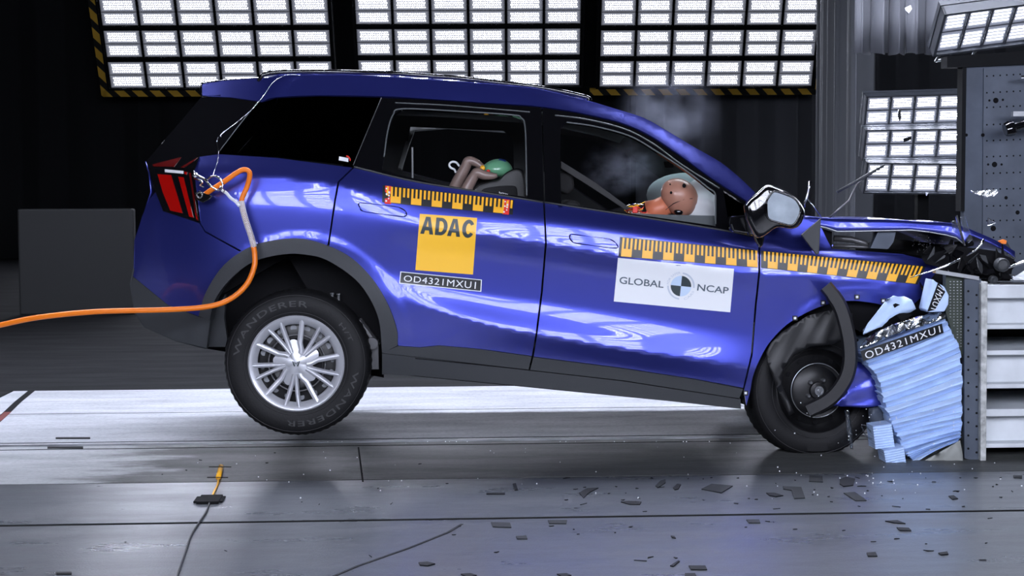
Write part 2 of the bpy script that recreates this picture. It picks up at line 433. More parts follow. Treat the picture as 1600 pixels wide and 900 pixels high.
def polys_on(polys, m, parent, name, off=.0038, fn=None):   # several small px polygons in one mesh
    f = fn or (lambda u, v: BP(u, v, off)); mb = MB()
    for p in polys: mb.add([f(*q) for q in p], [tuple(range(len(p)))])
    return mb.build(name, m, parent, recalc=False)

# ================================================================== THE HALL
def floor_mat(name, base, rough, coatr=None, stain=.35, blot=True, dirt=.5, spec=.6):
    m = bpy.data.materials.new(name); m.use_nodes = True; nt = m.node_tree; b = nt.nodes['Principled BSDF']; L = nt.links.new
    tc = nt.nodes.new('ShaderNodeTexCoord'); mp = nt.nodes.new('ShaderNodeMapping'); mp.inputs['Scale'].default_value = (.35, 1.4, 1)
    L(tc.outputs['Object'], mp.inputs[0])
    n = nnode(nt, 'ShaderNodeTexNoise', inp={'Scale': 3.2, 'Detail': 9, 'Roughness': .62}); L(mp.outputs[0], n.inputs['Vector'])
    r = nt.nodes.new('ShaderNodeValToRGB'); r.color_ramp.elements[0].position = .32; r.color_ramp.elements[1].position = .62
    r.color_ramp.elements[0].color = (*[c*(1-stain) for c in base], 1); r.color_ramp.elements[1].color = (*base, 1)
    L(n.outputs['Fac'], r.inputs['Fac'])
    n2 = nnode(nt, 'ShaderNodeTexNoise', inp={'Scale': 38., 'Detail': 6, 'Roughness': .7}); L(tc.outputs['Object'], n2.inputs['Vector'])
    mx = nnode(nt, 'ShaderNodeMix', data_type='RGBA', blend_type='MULTIPLY'); mx.inputs[0].default_value = dirt
    L(r.outputs['Color'], mx.inputs[6]); rr = nt.nodes.new('ShaderNodeValToRGB'); rr.color_ramp.elements[0].position = .28; rr.color_ramp.elements[1].position = .55
    rr.color_ramp.elements[0].color = (.35, .35, .35, 1); L(n2.outputs['Fac'], rr.inputs['Fac']); L(rr.outputs['Color'], mx.inputs[7])
    L(mx.outputs[2], b.inputs['Base Color'])
    mr = nnode(nt, 'ShaderNodeMapRange'); mr.inputs['From Min'].default_value = .3; mr.inputs['From Max'].default_value = .7
    mr.inputs['To Min'].default_value = rough+.10; mr.inputs['To Max'].default_value = rough-.05
    L(n.outputs['Fac'], mr.inputs['Value']); L(mr.outputs[0], b.inputs['Roughness'])
    n3 = nnode(nt, 'ShaderNodeTexNoise', inp={'Scale': 120., 'Detail': 3}); L(tc.outputs['Object'], n3.inputs['Vector'])
    bp = nt.nodes.new('ShaderNodeBump'); bp.inputs['Strength'].default_value = .25; bp.inputs['Distance'].default_value = .004
    L(n3.outputs['Fac'], bp.inputs['Height']); L(bp.outputs['Normal'], b.inputs['Normal'])
    b.inputs['Specular IOR Level'].default_value = spec
    return m
FY = [PF(800, v).y for v in (897, 814, 748, 688, 640, 604)]   # plate joints along the track
mA = floor_mat('painted_concrete', (.085, .093, .105), .29, spec=.85)
mA2 = floor_mat('pale_painted_plate', (.42, .435, .46), .55, spec=.25)
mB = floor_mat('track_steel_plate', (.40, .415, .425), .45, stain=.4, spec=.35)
mC = floor_mat('dark_concrete', (.010, .0105, .012), .85, spec=.15)
def stain_and_shadow(m):  # plate stains plus the car's cast shadow, both put into the colour
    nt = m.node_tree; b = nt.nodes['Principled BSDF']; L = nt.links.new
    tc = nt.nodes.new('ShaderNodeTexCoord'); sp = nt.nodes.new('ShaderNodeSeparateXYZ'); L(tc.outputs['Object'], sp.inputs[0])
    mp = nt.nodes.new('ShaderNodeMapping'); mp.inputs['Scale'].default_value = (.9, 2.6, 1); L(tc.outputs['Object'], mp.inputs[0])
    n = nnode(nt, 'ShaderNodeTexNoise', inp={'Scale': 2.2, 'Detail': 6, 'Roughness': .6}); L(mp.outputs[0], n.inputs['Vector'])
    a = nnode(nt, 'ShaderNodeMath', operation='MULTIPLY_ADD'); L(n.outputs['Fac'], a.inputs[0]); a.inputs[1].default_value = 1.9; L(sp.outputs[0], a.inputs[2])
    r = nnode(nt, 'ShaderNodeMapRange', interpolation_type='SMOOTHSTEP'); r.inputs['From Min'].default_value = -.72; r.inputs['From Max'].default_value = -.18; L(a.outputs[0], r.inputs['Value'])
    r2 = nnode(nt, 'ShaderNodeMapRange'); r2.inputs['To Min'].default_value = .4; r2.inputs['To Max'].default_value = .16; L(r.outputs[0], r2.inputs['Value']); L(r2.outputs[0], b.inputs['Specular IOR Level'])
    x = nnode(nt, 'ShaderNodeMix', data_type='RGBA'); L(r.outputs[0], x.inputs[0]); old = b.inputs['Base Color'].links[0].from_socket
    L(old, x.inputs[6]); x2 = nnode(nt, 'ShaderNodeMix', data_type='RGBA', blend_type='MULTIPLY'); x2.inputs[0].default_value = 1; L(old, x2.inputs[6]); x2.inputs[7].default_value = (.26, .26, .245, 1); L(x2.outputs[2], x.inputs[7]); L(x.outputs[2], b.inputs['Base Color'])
stain_and_shadow(mB)
y1, y2, y3, y4, y5 = [PF(800, v).y for v in (811, 747, 688, 639, 603)]
def slab(name, x0, x1, ya, yb, m, z=0., th=.05):
    o = MB().bb(x0, x1, ya, yb, z-th, z).build(name, m); o['kind'] = 'structure'; return o
XL = -2.92
slab('floor', -24, 24, -16, y1, mA)
slab('floor', -24, 24, y1+.04, y2, mA)
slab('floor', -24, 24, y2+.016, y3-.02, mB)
slab('floor', -24, 24, y3+.03, y4, mA2)
slab('floor', -2.75, 24, y4+.02, y5, mA2)
slab('floor', -24, -2.765, y4+.02, y5, mC)
slab('floor', -24, 24, y5+.035, 28, mC, z=-.004)
s = MB().bb(-24, 24, -16, 28, -.09, -.06).build('floor_under', M['dark']); s['kind'] = 'structure'
# guide rail slot in the track and its bright rims
t_ = MB(); t_.bb(-14, 14, y3-.018, y3-.010, -.03, .004); t_.bb(-14, 14, y3+.018, y3+.028, -.03, .004)
tag(t_.build('trim_1', mat('rail_steel', (.25, .26, .28), .35, .8, var=.3, vscale=6)), kind='structure')
t_ = MB(); t_.bb(-14, 14, y3+.10, y3+.108, -.0, .002); t_.bb(-14, 14, y3-.13, y3-.122, 0, .002)
tag(t_.build('trim_2', mC), kind='structure')

jt = MB()
for ya, yb in ((y1, y1+.04), (y2, y2+.016), (y4, y4+.02), (y5, y5+.035)): jt.bb(-24, 24, ya-.002, yb+.002, -.02, -.0015)
tag(jt.build('trim_6', mat('joint_black', (.004, .004, .004), .9, spec=.05)), kind='structure')
# curtains: folded cloth hung along the back and the right
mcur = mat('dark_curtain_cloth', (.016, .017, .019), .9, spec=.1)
mcur2 = mat('grey_curtain_lit_tone', (.16, .17, .19), .7)  # paler cloth colour stands in for light from the small floodlights
def curtain(name, pts, z0, z1, amp, wl, m, label, seed=1, flare=.0, parent=None):
    rnd = random.Random(seed); vs = []; fs = []
    path = cr(pts, 1) if len(pts) == 2 else cr(pts, 12); path = [V3((p[0], p[1], 0)) for p in path]
    L = [0]
    for a, b in zip(path, path[1:]): L.append(L[-1]+(b-a).length)
    n = int(L[-1]/wl*10); ph = [rnd.uniform(-.8, .8) for _ in range(400)]; am = [rnd.uniform(.5, 1.2) for _ in range(400)]
    rows = 8
    for j in range(rows+1):
        z = z0+(z1-z0)*j/rows
        for i in range(n+1):
            s = L[-1]*i/n; k = max(i_ for i_ in range(len(L)) if L[i_] <= s+1e-9); k = min(k, len(path)-2)
            t = (s-L[k])/(L[k+1]-L[k]); p = path[k].lerp(path[k+1], t); d = (path[k+1]-path[k]).normalized(); nn = V3((d.y, -d.x, 0))
            q = s/wl+ph[int(s/wl/2) % 400]*.3*math.sin(math.pi*(s/wl/2 % 1)); a = amp*am[int(s/wl) % 400]*(1+flare*(1-j/rows))
            w_ = math.sin(2*math.pi*q); w_ = w_*(1.25-.25*abs(w_))
            p = p+nn*a*w_+d*a*.4*math.sin(4*math.pi*q); vs.append((p.x, p.y, z+.01*math.sin(9*q)*(j == 0)))
    W_ = n+1
    fs = [(j*W_+i, j*W_+i+1, (j+1)*W_+i+1, (j+1)*W_+i) for j in range(rows) for i in range(n)]
    o = mesh_obj(name, vs, fs, m, parent, True)
    sd = o.modifiers.new('th', 'SOLIDIFY'); sd.thickness = .006
    if parent is None: tag(o, label, 'curtain')
    return o
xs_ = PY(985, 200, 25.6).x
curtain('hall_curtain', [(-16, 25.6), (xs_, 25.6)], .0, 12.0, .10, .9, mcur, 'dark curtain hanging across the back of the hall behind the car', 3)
curtain('hall_curtain', [(xs_+.1, 25.5), (17, 25.5)], .0, 12.0, .12, .8, mat('back_curtain_lit_tone', (.13, .137, .155), .85), 'back curtain seen beyond the windscreen pillar, its cloth toned slate grey as if lit', 12)  # same back curtain; its lit stretch is a lighter cloth colour
pa = PY(1296, 200, 15.); pb = PY(1352, 200, 9.0)
curtain('side_curtain', [(PY(1284, 200, 18.).x, 18.), (pa.x, 15.), (pb.x, 9.)], .0, 8.0, .11, .6, mcur2, 'grey folded curtain between the large light panel and the small light stack', 5)
pa = PY(1335, 80, 4.6); pb = PY(1505, 70, 4.6)
curtain('gathered_curtain', [(pa.x, pa.y), (pb.x, pb.y)], PY(1340, 84, 4.6).z, 4.6, .045, .16, mat('pale_grey_curtain', (.16, .165, .185), .6), 'short pale grey gathered curtain hanging at the top beside the tilted light', 8, .3)
# walls beyond, unlit
for nm, a in (('wall_back', (-22, 22, 27, 27.1, 0, 13)), ('wall_left', (-22.1, -22, -15, 27.1, 0, 13)), ('wall_right', (22, 22.1, -15, 27.1, 0, 13)), ('ceiling', (-22, 22, -15, 27.1, 13, 13.1)), ('wall_front', (-22, 22, -15.1, -15, 0, 13))):
    tag(MB().bb(*a).build(nm, M['dark']), kind='structure')
# low dim screen standing on the left in front of the curtain
a = PY(30, 480, 10.); b = PY(208, 326, 10.)
lb = MB().bb(a.x, b.x, 10., 10.15, -.004, b.z).build('low_screen', mat('dim_grey_board', (.012, .013, .014), .7)); bevel(lb, .02)
tag(lb, 'low dark grey board standing in the gloom left of the car', 'partition')

# ------------------------------------------------------------------ light banks
def led_module(w_, h_, m):
    me = bpy.data.meshes.new('led_module'); d = .05; g = .03
    vs = [(0, 0, 0), (w_, 0, 0), (w_, 0, h_), (0, 0, h_), (-.004, d, -.004), (w_+.004, d, -.004), (w_+.004, d, h_+.004), (-.004, d, h_+.004)]
    fs = [(0, 1, 2, 3), (1, 0, 4, 5), (2, 1, 5, 6), (3, 2, 6, 7), (0, 3, 7, 4), (5, 4, 7, 6)]
    me.from_pydata(vs, [], fs); me.materials.append(m); me.materials.append(M['frame'])
    me.polygons.foreach_set('material_index', [0, 1, 1, 1, 1, 1])
    uv = me.uv_layers.new(name='uv'); q = [(0, 0), (1, 0), (1, 1), (0, 1)]
    for p in me.polygons:
        for k, li in enumerate(p.loop_indices): uv.data[li].uv = q[k] if p.index == 0 else (0, 0)
    return me
def bank(name, label, O, X, Z, cols, cw, rows, rh, m, group, gap_every=2, cg=.022, bar=.055, strip=(1, 1, 1), wid=.10, skip=(), fk=1., fm_=None):
    """O: bottom-left corner of the lit area; X, Z: unit axes across and up; frame bars behind the modules"""
    Yd = Z.cross(X); Yd = Yd.normalized()          # away from the lit side
    root = thing(name, label, 'light', O, group)
    R = Matrix((X, Yd, Z)).transposed().to_4x4()
    me = led_module(cw-cg, rh, m)
    Hs = []; z = 0.
    for r in range(rows):
        Hs.append(z); z += rh+(bar if (r % gap_every) == gap_every-1 else .008)
    Wt = cols*cw; Ht = z-(bar if rows % gap_every == 0 else .008)
    for r in range(rows):
        for c in range(cols):
            if (r, c) in skip: continue
            o = bpy.data.objects.new('led_module', me); COL.objects.link(o); o.parent = root
            o.matrix_local = Matrix.Translation(X*(c*cw+cg/2)+Z*Hs[r]) @ R
    loc = lambda x, y, z: O+X*x+Yd*y+Z*z
    mb = MB()
    def bar_(x0, x1, y0, y1, z0, z1, t=None):
        (t or mb).box(loc((x0+x1)/2, (y0+y1)/2, (z0+z1)/2), X*(x1-x0)/2, Yd*(y1-y0)/2, Z*(z1-z0)/2)
    bar_(-.06*fk, Wt+.06*fk, .055, .10, -.06*fk, Ht+.06*fk)
    for c in range(1, cols): bar_(c*cw-.007, c*cw+.007, -.015, .06, 0, Ht)
    for r in range(rows-1):
        if (r % gap_every) == gap_every-1: bar_(0, Wt, -.02, .06, Hs[r]+rh+.012, Hs[r+1]-.012)
    e_ = .05*fk; g_ = .012*fk
    for x0, x1 in ((-e_, -g_), (Wt+g_, Wt+e_)): bar_(x0, x1, -.03, .09, -e_, Ht+e_)
    bar_(-e_, Wt+e_, -.03, .09, -e_, -g_); bar_(-e_, Wt+e_, -.03, .09, Ht+g_, Ht+e_)
    mb.build('panel_frame', fm_ or M['frame'], root)
    if strip:
        st = MB()
        if strip[0]: bar_(-wid-.04, Wt+wid+.04, -.02, .05, -wid-.055, -.055, st)
        if strip[1]: bar_(-wid-.055, -.055, -.02, .05, -wid-.05, Ht, st)
        if strip[2]: bar_(Wt+.055, Wt+wid+.055, -.02, .05, -wid-.05, Ht, st)
        tag(st.build('hazard_border', M['hazard'], root), 'black and yellow striped border')
    return root
YB = 24.0
def far_bank(label, bl, br, ztilt, roll=0., **k):
    a = PY(*bl, YB); b_ = PY(*br, YB); b_.z = a.z
    a2 = a; X = rt.copy(); X.z = 0; X.normalize()
    W_ = (b_-a).dot(X); X = (X*math.cos(roll)+UP*math.sin(roll)).normalized()
    Yn = X.cross(UP); Yn = V3((fw.x, fw.y, 0)).normalized()
    Z = (UP*math.cos(ztilt)-Yn*math.sin(ztilt)); Z = (Z-X*Z.dot(X)).normalized()
    return bank('light_bank', label, a, X, Z, 6, W_/6, 12, k.pop('rh', .262), M['led'], 'large light panels above the car', **k)
far_bank('large floodlight panel above the rear of the car, leftmost of the three', (172, 137), (524, 134), math.radians(27), strip=(1, 1, 0), bar=.11, cg=.05, wid=.13)
far_bank('large floodlight panel above the middle of the car roof', (560, 134), (906, 134), math.radians(27), strip=None, bar=.11, cg=.05, wid=.13)
far_bank('large floodlight panel above the windscreen, with hazard stripes on its right edge', (935, 135), (1266, 133), math.radians(27), strip=(1, 0, 1), bar=.11, cg=.05, wid=.13)
mfl = mat('floodlight_housing', (.04, .045, .055), .5)
# stack of three small fittings at the right
for i, (c4, lab) in enumerate(((((1351, 194), (1520, 189), (1343, 151)), 'topmost of the three small floodlights stacked beside the steel block'),
                        (((1349, 246), (1520, 243), (1343, 203)), 'middle of the three small floodlights stacked beside the steel block'),
                        (((1350, 298), (1520, 300), (1343, 254)), 'bottom one of the three small floodlights stacked beside the steel block'))):
    a = PY(*c4[0], 6.2); b_ = PY(*c4[1], 6.2); t = PY(*c4[2], 6.2-.1)
    X = (b_-a).normalized(); Z = (t-a); Hh = Z.length; Z = (Z-X*Z.dot(X)).normalized()
    bank('floodlight', lab, a, X, Z, 5, (b_-a).length/5+.02, 2, Hh/2-.012, M['led'], 'stacked floodlights by the barrier', 2, .02, .01, None, fk=.35, fm_=mfl)
a = PY(1462, 80, 3.6); b_ = PY(1640, 57, 3.6); t = PY(1443, 28, 3.3)
X = (b_-a).normalized(); Z = t-a; Hh = Z.length; Z = (Z-X*Z.dot(X)).normalized()
rb = bank('floodlight', 'tilted floodlight hanging at the top right above the steel block', a, X, Z, 5, (b_-a).length/5, 2, Hh/2-.012, M['led'], None, 2, .02, .01, None, fk=.5, fm_=mfl)
hb = MB(); hb.tube([a+X*.05-Z*.02, a+X*.05-Z*.10+V3((0, .1, 0)), a+X*.32-Z*.12+V3((0, .1, 0)), a+X*.32-Z*.01], .012); hb.build('bracket', M['steel'], rb)
p = PY(1440, 300, 6.55); mb = MB(); mb.bb(p.x-.05, p.x+.05, 6.5, 6.6, .012, PY(1440, 150, 6.55).z); mb.bb(p.x-.4, p.x+.4, 6.25, 6.85, -.003, .012); mb.bb(p.x-.3, p.x+.3, 6.32, 6.5, PY(1440, 280, 6.4).z-.02, PY(1440, 280, 6.4).z+.02); mb.bb(p.x-.3, p.x+.3, 6.32, 6.5, PY(1440, 165, 6.4).z-.02, PY(1440, 165, 6.4).z+.02)
tag(mb.build('light_stand', M['frame']), 'black upright stand carrying the three small floodlights beside the steel block', 'stand')
# the same banks on the camera's side of the track, over and behind the camera
def near_bank(label, x0, n, y, z, tilt, rows, cw=.62, rh=.2, m=M['lednear'], yaw=0.):
    X = V3((-math.cos(yaw), -math.sin(yaw), 0)); Yn = V3((-X.y, X.x, 0))
    Z = (UP*math.cos(tilt)+V3((0, 1, 0))*math.sin(tilt)).normalized(); Z = (Z-X*Z.dot(X)).normalized()
    return bank('light_bank', label, V3((x0, y, z)), X, Z, n, cw, rows, rh, m, 'light panels on the near side of the track', strip=None)
NB = (-10.5, 2.5, math.radians(27))
near_bank('large floodlight panel behind the camera over the left of the track', -1.6, 6, *NB, 12)
near_bank('large floodlight panel behind the camera over the middle of the track', 2.6, 6, *NB, 12)
near_bank('large floodlight panel behind the camera over the barrier end', 6.8, 6, *NB, 12)

for lab, x0 in (('large floodlight panel high overhead above the tail of the car', -5.9), ('large floodlight panel high overhead above the middle of the car', -2.0), ('large floodlight panel high overhead above the barrier', 1.9)):
    bank('light_bank', lab, V3((x0, 3.6, 6.3)), V3((1, 0, 0)), V3((0, -math.sin(math.radians(86)), math.cos(math.radians(86)))), 6, .62, 6, .17, M['ledtop'], 'light panels high over the far side of the track', strip=None)

# ================================================================== BARRIER
YBR = -.22
def poly3(px, Y): return [PY(u, v, Y) for u, v in px]
def plate(name, px, Y, th, m, parent, bev=0.):
    o = MB().prism(poly3(px, Y), (0, th, 0)).build(name, m, parent)
    if bev: bevel(o, bev)
    return o
blk = thing('crash_block', 'tall grey-blue perforated steel block at the right edge above the white beams', 'barrier', (PY(1560, 400, 2.).x, 2.1, 0))
YP = 2.05
plate('block_body', [(1506, 104), (1720, 92), (1720, 452), (1506, 452)], YP, .07, M['bplate'], blk, .006)
mpl = mat('perforated_plate', (.085, .10, .13), .45, .3, var=.15, vscale=6)
plate('cover_plate', [(1537, 107), (1720, 96), (1720, 446), (1535, 446)], YP-.012, .012, mpl, blk)
_hm = {}
def hole_part(p, r, parent, ax=(0, -1, 0), m='black', nm='hole'):
    key = (round(r, 4), tuple(round(a, 3) for a in ax), m)
    if key not in _hm:
        b_ = MB(); b_.lathe((0, 0, 0), ax, [(0, .0001), (0, r), (-.004, r)], 14); o = b_.build(nm, M[m]); _hm[key] = o
    else:
        o = _hm[key].copy(); COL.objects.link(o)
    o.parent = parent
    base = parent.location if parent.type == 'EMPTY' else V3((0, 0, 0))
    o.location = V3(p)-base
    return o
for r, v in enumerate((119, 145, 168, 195, 220, 245, 271, 296, 322, 345, 371, 397)):
    for c in range(9):
        u = 1542+c*10.4
        if u > 1605: break
        p = PY(u, v-c*.6*(1-r/14.), YP-.0125)
        hole_part(p, .0055, blk)
for (u, v, r) in ((1556, 157, .014), (1546, 157, .006), (1567, 156, .006), (1554, 257, .014), (1544, 257, .006), (1565, 257, .006), (1510, 211, .008), (1536, 211, .009), (1572, 309, .009), (1590, 332, .011), (1552, 357, .014)):
    hole_part(PY(u, v, YP-.013), r*1.25, blk)
ed = MB(); ed.bb(PY(1500, 300, YP).x, PY(1506, 300, YP).x, YP-.02, YP+.08, PY(1503, 330, YP).z, PY(1503, 98, YP).z); ed.build('edge_post', M['frame'], blk)
tp = MB().prism(poly3([(1480, 88), (1720, 72), (1720, 95), (1506, 105), (1480, 105)], YP-.03), (0, .12, 0)).build('top_ledge', M['frame'], blk)
# camera on an arm bolted to the block
cm = thing('crash_camera', 'black camera housing on an arm fixed to the steel block at the right edge', 'camera', PY(1590, 195, 1.8))
c_ = PY(1580, 203, 1.8); mb = MB()
mb.lathe(c_+V3((-.04, -.0, -.0)), (1, 0, .28), [(0, .001), (0, .042), (.03, .05), (.055, .05), (.06, .03), (.16, .026), (.17, .05), (.3, .05), (.3, .001)], 8)
o = mb.build('camera_housing', M['gloss'], cm); bevel(o, .004)
mb = MB(); mb.bb(c_.x+.02, c_.x+.3, c_.y+.02, c_.y+.06, c_.z+.085, c_.z+.115); mb.build('camera_bracket', M['steel'], cm)
mb = MB(); a = PY(1595, 121, 1.9); mb.tube([a, a+V3((.3, 0, .02))], .011); tag(mb.build('metal_rod', M['chrome']), 'short metal rod sticking out at the top of the perforated steel plate', 'rod')

# barrier trolley: perforated face plate, chipped edge, white I-beams
ba = thing('crash_barrier', 'white steel barrier frame of stacked beams behind the perforated face plate', 'barrier', (PY(1535, 725, YBR).x, YBR, 0))
plate('face_plate', [(1507, 436), (1533, 436), (1532, 722), (1507, 716)], YBR, .02, M['bplate'], ba)
xr_ = PY(1507, 600, YBR).x
for r in range(13):
    for c in range(2): hole_part(PY(1513+c*13, 455+r*20.5+c*6, YBR-.0015), .0056, ba)
plate('edge_strip', [(1533, 443), (1543.5, 440), (1541, 728), (1532, 727)], YBR-.03, .9, M['chip'], ba, .004)
BX = PY(1541, 600, YBR).x
for i, (va, vb, vc) in enumerate(((446, 468, 508), (548, 557, 601), (640, 653, 694))):
    z0 = PY(1560, va, YBR).z; z1 = PY(1560, vb, YBR).z; z2 = PY(1560, vc, YBR).z
    mb = MB(); mb.bb(BX, BX+2.2, YBR+.02, YBR+.9, z1+.004, z0)
    mb.bb(BX, BX+2.2, YBR+.10, YBR+.8, z2+.0, z1+.004)
    mb.bb(BX, BX+2.2, YBR+.02, YBR+.9, z2-.022, z2)
    o = mb.build('beam', M['wsteel'], ba); bevel(o, .004)
mb = MB(); mb.bb(BX+.02, BX+2.2, YBR+.75, YBR+.95, .02, PY(1560, 450, YBR).z); mb.build('back_plate', M['dark'], ba)
z = PY(1560, 446, YBR).z; mb = MB()
for k in range(2): mb.bb(BX+.08, BX+1.2, YBR+.05+k*.12, YBR+.11+k*.12, z, z+.012)
mb.build('rail', M['chrome'], ba)
plate('mesh_panel', [(1478, 430), (1507, 430), (1507, 560), (1496, 545), (1478, 490)], YBR+.03, .05, M['dkgreen'], ba)
mb = MB()
for r in range(24):
    for c in range(4):
        p = PY(1485+c*5.5, 440+r*4.6, YBR+.028)
        if p.z > PY(1485, 545-(3-c)*16, YBR).z: mb.box(p, (.003, 0, 0), (0, .002, 0), (0, 0, .0022))
mb.build('mesh_grid', M['steel'], ba)
plate('top_rail', [(1462, 421), (1530, 432), (1530, 438), (1462, 427)], YBR-.01, .05, M['steel'], ba)

# ================================================================== THE CAR
def AT(c, r, a0, a1, n):  # arc in px, degrees, y up
    return [(c[0]+r*math.cos(math.radians(a0+(a1-a0)*i/n)), c[1]-r*math.sin(math.radians(a0+(a1-a0)*i/n))) for i in range(n+1)]
car = thing('car', 'blue crash-tested car nosed into the barrier with its rear wheels off the floor', 'car', carp(1.0, CARW/2, 0))
S = lambda pts, n=5: cr(pts, n)
topl = S([(316,131),(330,128.5),(366,125.5),(415,122),(440,117.5),(500,117),(560,117.5),(698,126),(784,133),(840,139),(915,157),(960,170),(1008,185.5),(1035,200),(1080,227),(1125,253),(1155,277),(1180,301)])
wtop = S([(409,159),(431,152),(500,149),(600,150.5),(663,154),(767,161),(840,166),(900,175),(960,188.5),(990,199),(1020,214),(1065,244),(1110,277),(1167,314)])
belt = [(342,240.5),(431,245.5),(552,261.5),(646,283.5),(732,297),(849,316),(990,338),(1137,361),(1186,373)]
archO = S([(310,494),(322,456),(350,414),(390,386),(430,375),(470,373),(512,384),(550,404),(582,436),(606,476),(620,516),(621,540)])
archI = S([(328,500),(336,468),(362,434),(398,408),(446,397),(478,398),(510,406),(550,432),(574,460),(592,500),(597,552)])
PM = [M['paint'], M['paintin']]
panel('roof_side', topl+[(1174,308)]+wtop[::-1]+[(404,158),(360,152),(316,150)], PM, car)
def between(poly, a, b): return [p for p in poly if a <= p[0] <= b]
# quarter panel, bumper, doors, wing
panel('quarter_panel', [(342,241),(431,246.5),(550.5,262),(527.5,284),(522.5,310),(514.5,366),(511.5,383)]+[p for p in archO[::-1] if 352 < p[0] < 511]+[(350,414),(352,410),(377,391.5),(321,361),(312.5,347),(304,268),(312,245)], PM, car)
panel('rear_bumper', [(311.5,349),(320,363),(375,393.5)]+[(350,414),(322,456),(310,494),(262,476),(208,432),(210,420),(211,376),(222,338),(233,312),(243,300),(255,330)], PM, car)
panel('rear_door', [(554,263),(646,284.5),(732,298.5),(848.7,317.5),(851.5,379),(845,457),(837,520),(831,556),(750,545),(686,539.5),(656,542.5),(622,540)]+[p for p in archO[::-1] if 515 < p[0] < 621]+[(514.5,384.5),(517,366),(525.5,310),(530.5,284),(553,263)], PM, car, step=6)
panel('front_door', [(851.3,317.5),(990,339),(1137,362),(1185,373),(1185,424),(1179,480),(1173,555),(1161,606),(1087,592),(975,575),(834,557),(840,520),(848,457),(854.5,379)], PM, car, step=6)
wingA = S([(1173,608),(1176,590),(1184,568),(1201,537),(1229,507.5),(1263,487),(1298,474),(1332,470),(1373,475),(1400,484)])
panel('wing', [(1188,374),(1189,352),(1225,341),(1258,341),(1284,357),(1292,374),(1300,389),(1410,397),(1447,406),(1467,419),(1452,440),(1447,458),(1420,482)]+wingA[::-1]+[(1166,634),(1163,608),(1176,555),(1182,480),(1188,424)], PM, car)
# wheel arch liner clips
mb = MB()
for u, v in ((1242,497),(1286,473),(1339,464),(1380,470),(1165,614)):
    p = BP(u, v, .0); mb.box(p, CF*.012, CN*.008, UP*.012)
o = mb.build('trim_clip', M['blacksteel'], car)
mb = MB()
for u, v in ((1242,497),(1286,473),(1339,464),(1380,470),(1165,614)): mb.box(BP(u, v, .009), CF*.006, CN*.004, UP*.006)
mb.build('clip_head', M['white'], o)
# black trims
panel('wheel_arch_trim', archO+archI[::-1], M['plastic'], car, off=.014, thick=.05, step=7)
panel('sill_cladding', [(600,552),(597,551),(622,541),(656,543.5),(686,540.5),(750,546),(830.5,557.5),(826,577.5)], M['plastic'], car, off=.008)
panel('sill_cladding', [(833.5,558.5),(975,576.5),(1087,593.5),(1161,608),(1155,622.5),(975,594.5),(828.5,578)], M['plastic'], car, off=.008)
panel('sill', [(597,552),(826,579),(975,596),(1157,624),(1158,639),(975,619),(825,604),(649,587),(597,585)], M['plastic'], car, off=.0, thick=.12)
panel('lower_bumper', [(208,433),(262,477),(310,495),(329,499),(323,544),(275,532),(226,510),(211,488),(204,444)], M['plastic'], car, off=.002)
o = panel('mud_flap', [(327,500),(352,460),(350,498),(355,530),(352,542),(326,542)], M['plastic'], car, fn=lambda u, v: PC(u, v, .12+.003*(u-327)))
# black pillars, window frames
panel('rear_pillar', [(314,152),(360,153),(403,159),(342,239),(311,245),(252,243),(228,252),(255,222)], M['gloss'], car, off=0)
panel('quarter_window', [(405,160),(410,160),(431,153.5),(500,150.5),(595,152.5),(551,258.5),(431,244),(343,238.5)], M['tint'], car, thick=.004)
fr_r = [(596,153),(663,155.5),(767,162.5),(846,168),(849.5,315),(732,296.5),(646,282),(553,260)]
ho_r = [(629,170),(720,174),(801,179.5),(814,184),(820,195),(823,308),(748,298),(680,287),(597,266),(601,235),(606,204),(614,180)]
panel('rear_door_frame', fr_r, M['gloss'], car, holes=[ho_r], off=.001, step=7)
fr_f = [(848,168.5),(900,176.5),(960,190),(990,200.5),(1020,216),(1065,246),(1110,279),(1166,316),(1184,330),(1186,371),(1137,360),(990,336.5),(851.5,315.5)]
ho_f = S([(885,191),(930,197.5),(984,212.5),(1026,236.5),(1074,268),(1117,302)],4)+[(1118,353),(990,334.5),(877,318),(875,260),(876,203),(878,196)]
panel('front_door_frame', fr_f, M['gloss'], car, holes=[ho_f, [(1130,297),(1163,319),(1170,345),(1140,357)]], off=.001, step=7)
panel('quarter_light', [(1128,295),(1165,318),(1172,347),(1138,359)], M['tint'], car, off=-.008, thick=.004)
# rubber seals and bright lines around the openings
def edge_tube(name, px, r, m, parent, off=.004, closed=False):
    P = [BP(u, v, off) for u, v in cr(px, 6, closed)]
    if closed: P.append(P[0])
    return MB().tube(P, r, 6).build(name, m, parent, True)
sealm = mat('door_seal', (.10, .11, .115), .35)
edge_tube('window_seal', ho_f[:21]+[(1118,320),(1118,350)], .004, sealm, car, .002)
edge_tube('window_seal', [(600,245),(606,204),(614,180),(629,170),(720,174),(801,179.5),(814,184),(820,195),(822,240),(823,305)], .004, sealm, car, .002)
edge_tube('window_line', [(617,160.5),(700,164.5),(800,172.5),(828,175)], .0025, sealm, car)
edge_tube('window_line', [(867,180),(915,186),(975,201),(1020,224),(1065,257),(1124,294)], .003, sealm, car)
edge_tube('belt_moulding', [(553,261),(646,283),(732,297),(849,316)], .005, M['plastic'], car, .004)
edge_tube('belt_moulding', [(851,316),(990,337.5),(1137,361),(1186,372)], .005, M['plastic'], car, .004)
edge_tube('rear_pillar_line', [(404,158),(372,198),(343,236)], .002, sealm, car)
edge_tube('sill_seam', [(649,560),(825,578),(975,595),(1155,623)], .002, M['black'], car, .001)
pv = mat('grey_pillar_trim', (.09, .1, .105), .5)
